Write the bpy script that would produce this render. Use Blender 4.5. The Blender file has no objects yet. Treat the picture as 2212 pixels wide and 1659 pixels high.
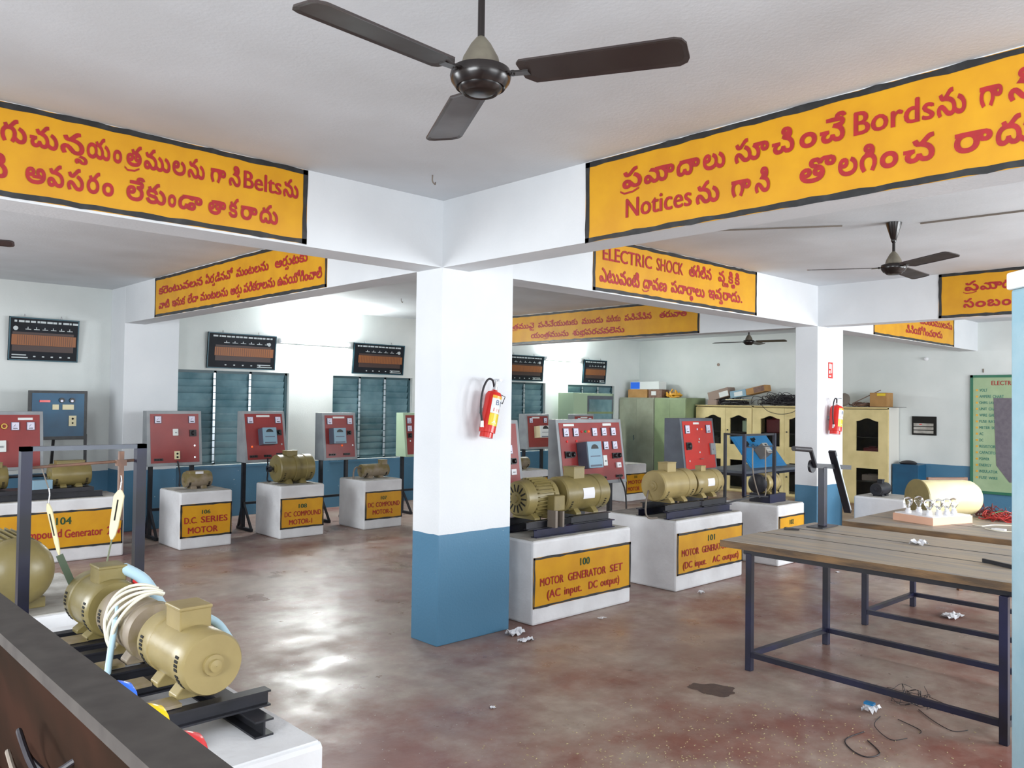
import bpy, math, random, json
from math import sin, cos, pi, radians as rad
from mathutils import Vector, Matrix, geometry
random.seed(7)
S = bpy.context.scene
COL = S.collection

# ---------------------------------------------------------------- camera, world, lights, exposure
cd = bpy.data.cameras.new('camera'); cd.sensor_width = 36.0; cd.sensor_fit = 'HORIZONTAL'
cd.lens = 36.0 * 1773.2 / 2212.0; cd.clip_start = 0.05; cd.clip_end = 100
cam = bpy.data.objects.new('camera', cd); COL.objects.link(cam); S.camera = cam
yaw, pit, rol = rad(46.50), rad(1.249), rad(0.7534)
fw = Vector((cos(pit) * cos(yaw), cos(pit) * sin(yaw), sin(pit)))
rt = Vector((sin(yaw), -cos(yaw), 0)); up = rt.cross(fw)
R_ = rt * cos(rol) + up * sin(rol); U_ = up * cos(rol) - rt * sin(rol)
cm = Matrix.Identity(4)
for i in range(3):
    cm[i][0] = R_[i]; cm[i][1] = U_[i]; cm[i][2] = -fw[i]
cm.translation = Vector((0, 0, 1.65)); cam.matrix_world = cm
S.view_settings.view_transform = 'Standard'; S.view_settings.look = 'None'
S.view_settings.gamma = 1; S.view_settings.use_curve_mapping = False
S.view_settings.exposure = 0.2
W = bpy.data.worlds.new('world'); S.world = W; W.use_nodes = True
W.node_tree.nodes['Background'].inputs[0].default_value = (0.75, 0.85, 1, 1)
W.node_tree.nodes['Background'].inputs[1].default_value = 0.5

def area(name, loc, target, sx, sy, power, colr):
    l = bpy.data.lights.new(name, 'AREA'); l.shape = 'RECTANGLE'; l.size = sx; l.size_y = sy
    l.energy = power; l.color = colr
    o = bpy.data.objects.new(name, l); COL.objects.link(o); o.location = loc
    o.rotation_euler = (Vector(target) - Vector(loc)).to_track_quat('-Z', 'Y').to_euler()
    return o
DAY = (0.93, 0.97, 1.0)
# daylight through the windows of the walls behind the camera
WIN_FRONT = [(1.2, 3.4), (6.0, 8.6), (10.0, 12.4)]
for i, (a, b) in enumerate(WIN_FRONT):
    area('window_daylight', ((a + b) / 2, -2.12, 1.65), ((a + b) / 2, 3, 1.15), b - a, 1.7, (80, 260, 240)[i], DAY)
for (a, b, e) in ((-0.8, 1.6, 190), (5.4, 7.8, 190)):
    area('window_daylight', (-2.02, (a + b) / 2, 1.7), (3, (a + b) / 2, 1.5), b - a, 1.5, e, DAY)

# ---------------------------------------------------------------- helpers
def lin(c):
    c = c / 255.0
    return c / 12.92 if c <= 0.04045 else ((c + 0.055) / 1.055) ** 2.4
def rgb(r, g, b): return (lin(r), lin(g), lin(b), 1)

def mat(name, c1, c2=None, rough=0.5, metal=0.0, scale=4.0, lo=0.35, hi=0.65, bump=0.0, bscale=40.0, rough2=None,
        emis=None, estr=0.0, stretch=None, detail=4.0, spec=None, trans=None):
    m = bpy.data.materials.new(name); m.use_nodes = True
    nt = m.node_tree; N = nt.nodes; L = nt.links; p = N['Principled BSDF']
    p.inputs['Base Color'].default_value = c1; p.inputs['Roughness'].default_value = rough
    p.inputs['Metallic'].default_value = metal
    if spec is not None: p.inputs['Specular IOR Level'].default_value = spec
    if trans: p.inputs['Transmission Weight'].default_value = trans
    tc = N.new('ShaderNodeTexCoord')
    src = tc.outputs['Object']
    if stretch:
        mp = N.new('ShaderNodeMapping'); mp.inputs['Scale'].default_value = stretch
        L.new(src, mp.inputs['Vector']); src = mp.outputs[0]
    if c2 is not None:
        n = N.new('ShaderNodeTexNoise'); n.inputs['Scale'].default_value = scale; n.inputs['Detail'].default_value = detail
        L.new(src, n.inputs['Vector'])
        r = N.new('ShaderNodeValToRGB'); r.color_ramp.elements[0].position = lo; r.color_ramp.elements[1].position = hi
        r.color_ramp.elements[0].color = c1; r.color_ramp.elements[1].color = c2
        L.new(n.outputs['Fac'], r.inputs['Fac']); L.new(r.outputs['Color'], p.inputs['Base Color'])
        if rough2 is not None:
            mr = N.new('ShaderNodeMapRange'); mr.inputs['From Min'].default_value = lo; mr.inputs['From Max'].default_value = hi
            mr.inputs['To Min'].default_value = rough; mr.inputs['To Max'].default_value = rough2
            L.new(n.outputs['Fac'], mr.inputs['Value']); L.new(mr.outputs[0], p.inputs['Roughness'])
    if bump:
        n2 = N.new('ShaderNodeTexNoise'); n2.inputs['Scale'].default_value = bscale; n2.inputs['Detail'].default_value = 3
        L.new(src, n2.inputs['Vector'])
        b = N.new('ShaderNodeBump'); b.inputs['Strength'].default_value = bump; b.inputs['Distance'].default_value = 0.01
        L.new(n2.outputs['Fac'], b.inputs['Height']); L.new(b.outputs[0], p.inputs['Normal'])
    if emis:
        p.inputs['Emission Color'].default_value = emis; p.inputs['Emission Strength'].default_value = estr
    return m

def wall_mat(name, top1, top2, dado=None, dz=0.72):
    """distempered plaster with a painted blue dado below dz (world height)"""
    m = mat(name, top1, top2, rough=0.75, scale=1.3, lo=0.3, hi=0.75, bump=0.12, bscale=60)
    nt = m.node_tree; N = nt.nodes; L = nt.links; p = N['Principled BSDF']
    link = p.inputs['Base Color'].links[0]; base = link.from_socket
    if dado:
        geo = N.new('ShaderNodeNewGeometry'); sx = N.new('ShaderNodeSeparateXYZ'); L.new(geo.outputs['Position'], sx.inputs[0])
        n = N.new('ShaderNodeTexNoise'); n.inputs['Scale'].default_value = 9; L.new(geo.outputs['Position'], n.inputs['Vector'])
        ma = N.new('ShaderNodeMath'); ma.operation = 'MULTIPLY_ADD'; ma.inputs[1].default_value = 0.012; L.new(n.outputs['Fac'], ma.inputs[0]); L.new(sx.outputs['Z'], ma.inputs[2])
        lt = N.new('ShaderNodeMath'); lt.operation = 'LESS_THAN'; lt.inputs[1].default_value = dz + 0.006; L.new(ma.outputs[0], lt.inputs[0])
        # chipped paint specks
        v = N.new('ShaderNodeTexNoise'); v.inputs['Scale'].default_value = 26; v.inputs['Detail'].default_value = 2; L.new(geo.outputs['Position'], v.inputs['Vector'])
        r2 = N.new('ShaderNodeValToRGB'); r2.color_ramp.elements[0].position = 0.74; r2.color_ramp.elements[1].position = 0.76
        r2.color_ramp.elements[0].color = dado; r2.color_ramp.elements[1].color = rgb(170, 190, 195); L.new(v.outputs['Fac'], r2.inputs['Fac'])
        mx = N.new('ShaderNodeMix'); mx.data_type = 'RGBA'
        L.new(lt.outputs[0], mx.inputs['Factor']); L.new(base, mx.inputs['A']); L.new(r2.outputs['Color'], mx.inputs['B'])
        L.new(mx.outputs['Result'], p.inputs['Base Color'])
        m2 = N.new('ShaderNodeMath'); m2.operation = 'MULTIPLY_ADD'; m2.inputs[1].default_value = -0.35; m2.inputs[2].default_value = 0.78
        L.new(lt.outputs[0], m2.inputs[0]); L.new(m2.outputs[0], p.inputs['Roughness'])
    return m

BLUE = rgb(74, 122, 152)
M = {}
M['wall'] = wall_mat('wall_paint', rgb(222, 226, 224), rgb(206, 212, 210), BLUE)
M['pillar'] = wall_mat('pillar_paint', rgb(226, 229, 232), rgb(214, 218, 222), BLUE, 0.745)
M['beam'] = wall_mat('beam_paint', rgb(222, 225, 228), rgb(208, 212, 216))
M['ceil'] = wall_mat('ceiling_paint', rgb(216, 221, 226), rgb(198, 201, 204))
M['yellow'] = mat('sign_yellow', rgb(214, 156, 4), rgb(204, 144, 3), rough=0.45, scale=5)
M['black'] = mat('border_black', rgb(30, 32, 34), rgb(52, 54, 56), rough=0.4, scale=14, lo=.45, hi=.75)
M['red_letter'] = mat('letter_red', rgb(172, 30, 34), rgb(154, 24, 30), rough=0.5, scale=20)
M['green_letter'] = mat('letter_green', rgb(30, 74, 40), rough=0.5)
M['plinth'] = mat('plinth_whitewash', rgb(228, 229, 231), rgb(204, 203, 205), rough=0.8, scale=3.5, lo=.35, hi=.8, bump=.3, bscale=25)
M['cement'] = mat('plinth_cement_top', rgb(150, 146, 138), rgb(190, 188, 182), rough=0.85, scale=6, bump=.3)
M['olive'] = mat('motor_olive_paint', rgb(130, 117, 72), rgb(106, 94, 56), rough=0.33, scale=7, lo=.4, hi=.8, rough2=.45, bump=.05)
M['beige'] = mat('motor_beige_paint', rgb(156, 139, 92), rgb(132, 116, 74), rough=0.35, scale=7, lo=.4, hi=.85, bump=.05)
M['dusty'] = mat('dusty_motor_paint', rgb(120, 106, 66), rgb(142, 128, 110), rough=0.5, scale=9, lo=.4, hi=.6)
M['dark'] = mat('black_metal', rgb(22, 23, 28), rgb(34, 34, 42), rough=0.42, scale=10)
M['navy'] = mat('navy_metal', rgb(14, 14, 26), rgb(24, 27, 62), rough=0.38, scale=3, lo=.4, hi=.7)
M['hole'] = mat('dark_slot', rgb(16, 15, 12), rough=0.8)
M['panelred'] = mat('panel_red', rgb(150, 56, 54), rgb(132, 46, 46), rough=0.3, scale=3)
M['panelorange'] = mat('panel_bright_red', rgb(196, 44, 34), rgb(180, 38, 32), rough=0.35, scale=3)
M['panelblue'] = mat('panel_blue', rgb(28, 88, 122), rgb(22, 72, 104), rough=0.4, scale=3)
M['skyblue'] = mat('panel_bright_blue', rgb(30, 124, 180), rgb(34, 112, 164), rough=0.4, scale=3)
M['grey'] = mat('panel_grey_enamel', rgb(150, 155, 158), rgb(134, 138, 142), rough=0.4, scale=5)
M['darkgrey'] = mat('panel_dark_grey', rgb(96, 102, 112), rgb(84, 90, 100), rough=0.45, scale=5)
M['white'] = mat('white_plastic', rgb(232, 232, 236), rough=0.35)
M['cream'] = mat('cream_plastic', rgb(222, 212, 172), rough=0.4)
M['dial'] = mat('meter_dial', rgb(206, 204, 226), rgb(224, 222, 236), rough=0.25, scale=40)
M['bluegrey'] = mat('transformer_blue_grey', rgb(128, 160, 178), rough=0.35)
M['steelside'] = mat('transformer_side', rgb(84, 92, 108), rough=0.4)
M['chrome'] = mat('chrome', rgb(210, 210, 212), rough=0.2, metal=1)
M['brass'] = mat('brass', rgb(214, 178, 96), rough=0.3, metal=1)
M['lampred'] = mat('lamp_red', rgb(206, 50, 52), rough=0.2, emis=rgb(220, 40, 30), estr=.15)
M['lamporange'] = mat('lamp_orange', rgb(226, 106, 50), rough=0.2, emis=rgb(240, 90, 30), estr=.5)
M['lampgreen'] = mat('lamp_green', rgb(50, 150, 90), rough=0.2)
M['knobblue'] = mat('blue_plastic', rgb(44, 110, 232), rough=0.22)
M['knobyellow'] = mat('yellow_plastic', rgb(244, 206, 14), rough=0.22)
M['knobred'] = mat('red_plastic', rgb(214, 56, 60), rough=0.22)
M['fan'] = mat('fan_brown_enamel', rgb(44, 34, 33), rgb(58, 50, 47), rough=0.3, scale=4, lo=.4, hi=.75, rough2=.5)
M['fanhub'] = mat('fan_hub_dusty', rgb(112, 106, 92), rgb(90, 82, 72), rough=0.6, scale=14)
M['fandark'] = mat('fan_dark_gloss', rgb(26, 19, 17), rough=0.25)
M['wood'] = mat('weathered_plank', rgb(168, 152, 130), rgb(136, 132, 128), rough=0.5, scale=3, stretch=(7, .7, 7), lo=.35, hi=.68, bump=.3, bscale=12)
M['woodedge'] = mat('plank_edge', rgb(134, 104, 70), rgb(84, 68, 52), rough=0.65, scale=4, stretch=(5, 1, 5), bump=.2)
M['brownwood'] = mat('varnished_wood', rgb(90, 56, 36), rgb(118, 78, 48), rough=0.4, scale=5, stretch=(1, 6, 6))
M['fawn'] = mat('fawn_wood', rgb(226, 178, 152), rough=0.5)
M['extred'] = mat('extinguisher_red', rgb(206, 44, 38), rough=0.22)
M['rubber'] = mat('black_rubber', rgb(34, 30, 36), rough=0.5)
M['labelyellow'] = mat('label_yellow', rgb(224, 196, 40), rough=0.3)
M['labelorange'] = mat('label_orange', rgb(226, 166, 50), rough=0.3)
M['labelwhite'] = mat('label_white', rgb(222, 226, 224), rough=0.3)
M['markblue'] = mat('mark_blue', rgb(40, 70, 120), rough=0.4)
M['paper'] = mat('paper', rgb(222, 222, 226), rough=0.7)
M['board'] = mat('chart_black', rgb(26, 30, 38), rgb(20, 22, 28), rough=0.5, scale=3, spec=.2)
M['boardframe'] = mat('chart_teal_frame', rgb(28, 78, 92), rough=0.4)
M['boardorange'] = mat('chart_orange', rgb(142, 84, 40), rough=0.45)
M['boardbrown'] = mat('chart_brown', rgb(62, 42, 38), rough=0.45)
M['chalk'] = mat('chart_marks', rgb(190, 198, 200), rough=0.5)
M['louvre'] = mat('louvre_glass', rgb(124, 158, 168), rgb(88, 124, 136), rough=0.14, scale=3, spec=.9)
M['winframe'] = mat('window_frame_teal', rgb(54, 84, 92), rough=0.4)
M['clip'] = mat('louvre_clip_aluminium', rgb(196, 206, 214), rough=0.3, metal=.6)
M['green_steel'] = mat('green_steel', rgb(132, 148, 110), rgb(118, 132, 98), rough=0.42, scale=3)
M['grey_steel'] = mat('grey_green_steel', rgb(142, 146, 128), rgb(122, 124, 108), rough=0.3, scale=3)
M['pale_green'] = mat('pale_green_steel', rgb(164, 186, 158), rough=0.4)
M['creamcab'] = mat('cupboard_cream', rgb(222, 204, 148), rgb(206, 188, 132), rough=0.45, scale=4)
M['creamside_lit'] = mat('cupboard_side_lit', rgb(216, 214, 206), rough=0.5)  # cream paint whitened: the light on that side is in the colour
M['cabdark'] = mat('cupboard_interior', rgb(44, 46, 42), rgb(60, 56, 50), rough=0.8, scale=12)
M['glass'] = mat('cupboard_glass', (1, 1, 1, 1), rough=0.03, trans=1.0)
M['glass'].node_tree.nodes['Principled BSDF'].inputs['IOR'].default_value = 1.1
M['cardboard'] = mat('cardboard', rgb(172, 130, 78), rgb(156, 116, 68), rough=0.8, scale=6)
M['greycard'] = mat('grey_carton', rgb(150, 130, 118), rough=0.8)
M['tank'] = mat('cream_tank', rgb(244, 234, 190), rgb(236, 222, 170), rough=0.28, scale=4)
M['bulb'] = mat('bulb_glass', (1, 1, 1, 1), rough=0.02, trans=1.0)
M['wirered'] = mat('wire_red', rgb(170, 44, 40), rough=0.45)
M['wiremaroon'] = mat('wire_maroon', rgb(96, 32, 34), rough=0.45)
M['wiregreen'] = mat('wire_green', rgb(50, 120, 80), rough=0.45)
M['wirewhite'] = mat('wire_white', rgb(226, 222, 204), rough=0.5)
M['wiregrey'] = mat('wire_grey', rgb(120, 110, 100), rough=0.5)
M['bluepipe'] = mat('pale_blue_sleeve', rgb(176, 206, 220), rough=0.4)
M['pole'] = mat('pale_blue_flaking_paint', rgb(118, 148, 160), rgb(142, 160, 166), rough=0.5, scale=9, lo=.35, hi=.7, bump=.2)
M['rim'] = mat('dusty_grey_rim_shaded', rgb(66, 62, 59), rgb(56, 52, 50), rough=0.7, scale=30, spec=.15)  # dusty grey, darkened to hold the shade cast by whoever holds the camera
M['inner'] = mat('red_oxide_back_shaded', rgb(46, 28, 20), rgb(32, 22, 15), rough=0.8, scale=6, spec=.05)  # back of the red sheet, its colour lowered to include the same shade
M['twine'] = mat('twine', rgb(110, 116, 90), rough=0.7)
M['belt'] = mat('green_belt', rgb(62, 76, 56), rough=0.6)
M['rust'] = mat('rusty_rod', rgb(124, 92, 74), rgb(98, 72, 60), rough=0.55, scale=20)
M['greenboard'] = mat('green_board', rgb(166, 188, 150), rgb(152, 176, 138), rough=0.5, scale=4)
M['greenframe'] = mat('green_frame', rgb(46, 110, 84), rough=0.4)
M['teal_letter'] = mat('letter_teal', rgb(64, 130, 116), rough=0.5)
M['slate'] = mat('slate_panel', rgb(116, 110, 118), rgb(104, 98, 108), rough=0.6, scale=20)
M['shaving'] = mat('wood_shavings', rgb(190, 176, 134), rough=0.8)

def floor_mat():
    m = bpy.data.materials.new('red_oxide_floor'); m.use_nodes = True
    nt = m.node_tree; N = nt.nodes; L = nt.links; p = N['Principled BSDF']
    g = N.new('ShaderNodeNewGeometry'); pos = g.outputs['Position']
    def noise(s, d=5, stretch=None, rough=.6):
        n = N.new('ShaderNodeTexNoise'); n.inputs['Scale'].default_value = s; n.inputs['Detail'].default_value = d; n.inputs['Roughness'].default_value = rough
        if stretch:
            mp = N.new('ShaderNodeMapping'); mp.inputs['Scale'].default_value = stretch; L.new(pos, mp.inputs['Vector']); L.new(mp.outputs[0], n.inputs['Vector'])
        else: L.new(pos, n.inputs['Vector'])
        return n.outputs['Fac']
    def ramp(f, a, b, ca, cb):
        r = N.new('ShaderNodeValToRGB'); r.color_ramp.elements[0].position = a; r.color_ramp.elements[1].position = b
        r.color_ramp.elements[0].color = ca; r.color_ramp.elements[1].color = cb; L.new(f, r.inputs['Fac']); return r.outputs['Color']
    def mix(f, a, b):
        x = N.new('ShaderNodeMix'); x.data_type = 'RGBA'; L.new(f, x.inputs['Factor']); L.new(a, x.inputs['A']); L.new(b, x.inputs['B']); return x.outputs['Result']
    red = ramp(noise(3.2), .3, .7, rgb(114, 68, 60), rgb(138, 92, 80))
    grey = ramp(noise(7), .3, .7, rgb(172, 156, 144), rgb(146, 128, 116))
    k = ramp(noise(1.1, 8, rough=.68), .38, .60, (0, 0, 0, 1), (1, 1, 1, 1))
    base = mix(k, red, grey)
    k2 = ramp(noise(.45, 3), .52, .66, (0, 0, 0, 1), (.7, .7, .7, 1))
    base = mix(k2, base, grey)
    blot = ramp(noise(2.3, 4), .70, .74, (0, 0, 0, 1), (.6, .6, .6, 1))
    dk = N.new('ShaderNodeRGB'); dk.outputs[0].default_value = rgb(84, 62, 58)
    base = mix(blot, base, dk.outputs[0])
    sp = ramp(noise(55, 1), .74, .77, (0, 0, 0, 1), (1, 1, 1, 1))
    lt = N.new('ShaderNodeRGB'); lt.outputs[0].default_value = rgb(186, 178, 166)
    base = mix(sp, base, lt.outputs[0])
    L.new(base, p.inputs['Base Color'])
    mr = N.new('ShaderNodeMapRange'); mr.inputs['To Min'].default_value = .26; mr.inputs['To Max'].default_value = .5
    mr.inputs['From Min'].default_value = .35; mr.inputs['From Max'].default_value = .65
    L.new(noise(2.6, 6), mr.inputs['Value']); L.new(mr.outputs[0], p.inputs['Roughness'])
    b = N.new('ShaderNodeBump'); b.inputs['Strength'].default_value = .35; b.inputs['Distance'].default_value = .006
    L.new(noise(9, 4), b.inputs['Height']); L.new(b.outputs[0], p.inputs['Normal'])
    return m
M['floor'] = floor_mat()

class MB:
    """collects shapes, links them as ONE mesh object"""
    def __init__(s, T=None): s.v = []; s.f = []; s.mi = []; s.T = T or Matrix.Identity(4); s.m = 0
    def add(s, vs, fs):
        o = len(s.v); s.v += [tuple(s.T @ Vector(v)) for v in vs]
        s.f += [tuple(i + o for i in f) for f in fs]; s.mi += [s.m] * len(fs); return s
    def box(s, a, b):
        x0, y0, z0 = a; x1, y1, z1 = b
        return s.add([(x0, y0, z0), (x1, y0, z0), (x1, y1, z0), (x0, y1, z0), (x0, y0, z1), (x1, y0, z1), (x1, y1, z1), (x0, y1, z1)],
                     [(0, 3, 2, 1), (4, 5, 6, 7), (0, 1, 5, 4), (1, 2, 6, 5), (2, 3, 7, 6), (3, 0, 4, 7)])
    def cbox(s, c, d): return s.box([c[i] - d[i] / 2 for i in range(3)], [c[i] + d[i] / 2 for i in range(3)])
    def prism(s, pts, axis, a, b):
        """pts: 2D outline (ccw), extruded along axis from a to b"""
        def P(u, v, w): return {'x': (w, u, v), 'y': (u, w, v), 'z': (u, v, w)}[axis]
        n = len(pts); vs = [P(u, v, a) for u, v in pts] + [P(u, v, b) for u, v in pts]
        fs = [tuple(range(n))[::-1], tuple(range(n, 2 * n))] + [(i, (i + 1) % n, n + (i + 1) % n, n + i) for i in range(n)]
        return s.add(vs, fs)
    def lathe(s, prof, p, d, n=32, cap=True):
        """prof: list of (distance along d, radius)"""
        d = Vector(d).normalized(); p = Vector(p); e1 = d.orthogonal().normalized(); e2 = d.cross(e1)
        vs = []; fs = []; k = len(prof)
        for t, r in prof:
            for i in range(n):
                a = 2 * pi * i / n; vs.append(p + d * t + (e1 * cos(a) + e2 * sin(a)) * r)
        for j in range(k - 1):
            for i in range(n): fs.append((j * n + i, j * n + (i + 1) % n, (j + 1) * n + (i + 1) % n, (j + 1) * n + i))
        if cap:
            if prof[0][1] > 1e-5: fs.append(tuple(range(n))[::-1])
            if prof[-1][1] > 1e-5: fs.append(tuple(range((k - 1) * n, k * n)))
        return s.add(vs, fs)
    def cyl(s, a, b, r, n=16, r2=None):
        a = Vector(a); b = Vector(b); L = (b - a).length
        return s.lathe([(0, r), (L, r if r2 is None else r2)], a, b - a, n)
    def bar(s, a, b, w, h=None, upv=(0, 0, 1)):
        """rectangular bar from a to b"""
        a = Vector(a); b = Vector(b); d = (b - a).normalized(); u = Vector(upv)
        if abs(d.dot(u)) > .98: u = Vector((0, 1, 0))
        r = d.cross(u).normalized(); u = r.cross(d); h = h or w
        vs = [p + r * (sx * w / 2) + u * (sy * h / 2) for p in (a, b) for sx, sy in ((-1, -1), (1, -1), (1, 1), (-1, 1))]
        return s.add(vs, [(0, 1, 2, 3), (7, 6, 5, 4), (0, 4, 5, 1), (1, 5, 6, 2), (2, 6, 7, 3), (3, 7, 4, 0)])
    def tube(s, pts, r, n=8, smooth=True):
        P = [Vector(p) for p in pts]
        if smooth and len(P) > 2:
            Q = []
            for i in range(len(P) - 1):
                a, b, c, d = P[max(i - 1, 0)], P[i], P[i + 1], P[min(i + 2, len(P) - 1)]
                for j in range(5):
                    t = j / 5; Q.append(.5 * ((2 * b) + (c - a) * t + (2 * a - 5 * b + 4 * c - d) * t * t + (3 * b - a - 3 * c + d) * t ** 3))
            Q.append(P[-1]); P = Q
        vs = []; fs = []; e1 = None
        for i, p in enumerate(P):
            d = (P[min(i + 1, len(P) - 1)] - P[max(i - 1, 0)])
            d = d.normalized() if d.length > 1e-9 else Vector((0, 0, 1))
            e1 = d.orthogonal().normalized() if e1 is None else (e1 - d * e1.dot(d)).normalized()
            e2 = d.cross(e1)
            for k in range(n): a = 2 * pi * k / n; vs.append(p + (e1 * cos(a) + e2 * sin(a)) * r)
        for i in range(len(P) - 1):
            for k in range(n): fs.append((i * n + k, i * n + (k + 1) % n, (i + 1) * n + (k + 1) % n, (i + 1) * n + k))
        fs.append(tuple(range(n))[::-1]); fs.append(tuple(range((len(P) - 1) * n, len(P) * n)))
        return s.add(vs, fs)
    def build(s, name, mats, parent=None, smooth=False, bevel=0, **kw):
        me = bpy.data.meshes.new(name); me.from_pydata(s.v, [], s.f)
        if not isinstance(mats, (list, tuple)): mats = [mats]
        for m in mats: me.materials.append(M[m] if isinstance(m, str) else m)
        for p, i in zip(me.polygons, s.mi): p.material_index = i
        if smooth:
            me.shade_smooth(); me.set_sharp_from_angle(angle=rad(38))
        me.update(); o = bpy.data.objects.new(name, me); COL.objects.link(o)
        if parent: o.parent = parent
        if bevel:
            b = o.modifiers.new('bevel', 'BEVEL'); b.width = bevel; b.segments = 2; b.limit_method = 'ANGLE'
        for k, v in kw.items(): o[k] = v
        return o
def thing(name, label, cat, loc=(0, 0, 0), rz=0, group=None):
    o = bpy.data.objects.new(name, None); COL.objects.link(o); o.location = loc; o.rotation_euler = (0, 0, rz)
    o.empty_display_size = .1; o['label'] = label; o['category'] = cat
    if group: o['group'] = group
    return o
def tag(o, label, cat, group=None):
    o['label'] = label; o['category'] = cat
    if group: o['group'] = group
    return o
def struct(name, mb, m, **kw): return mb.build(name, m, kind='structure', **kw)
def centred(mb):
    """move the collected shape so that the origin lies at its base centre; returns the offset"""
    xs = [v[0] for v in mb.v]; ys = [v[1] for v in mb.v]; zs = [v[2] for v in mb.v]
    c = Vector(((min(xs) + max(xs)) / 2, (min(ys) + max(ys)) / 2, min(zs)))
    mb.v = [tuple(Vector(v) - c) for v in mb.v]; return c
def solo(name, mb, m, label, cat, group=None, **kw):
    c = centred(mb); o = mb.build(name, m, **kw); o.location = c; return tag(o, label, cat, group)

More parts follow.
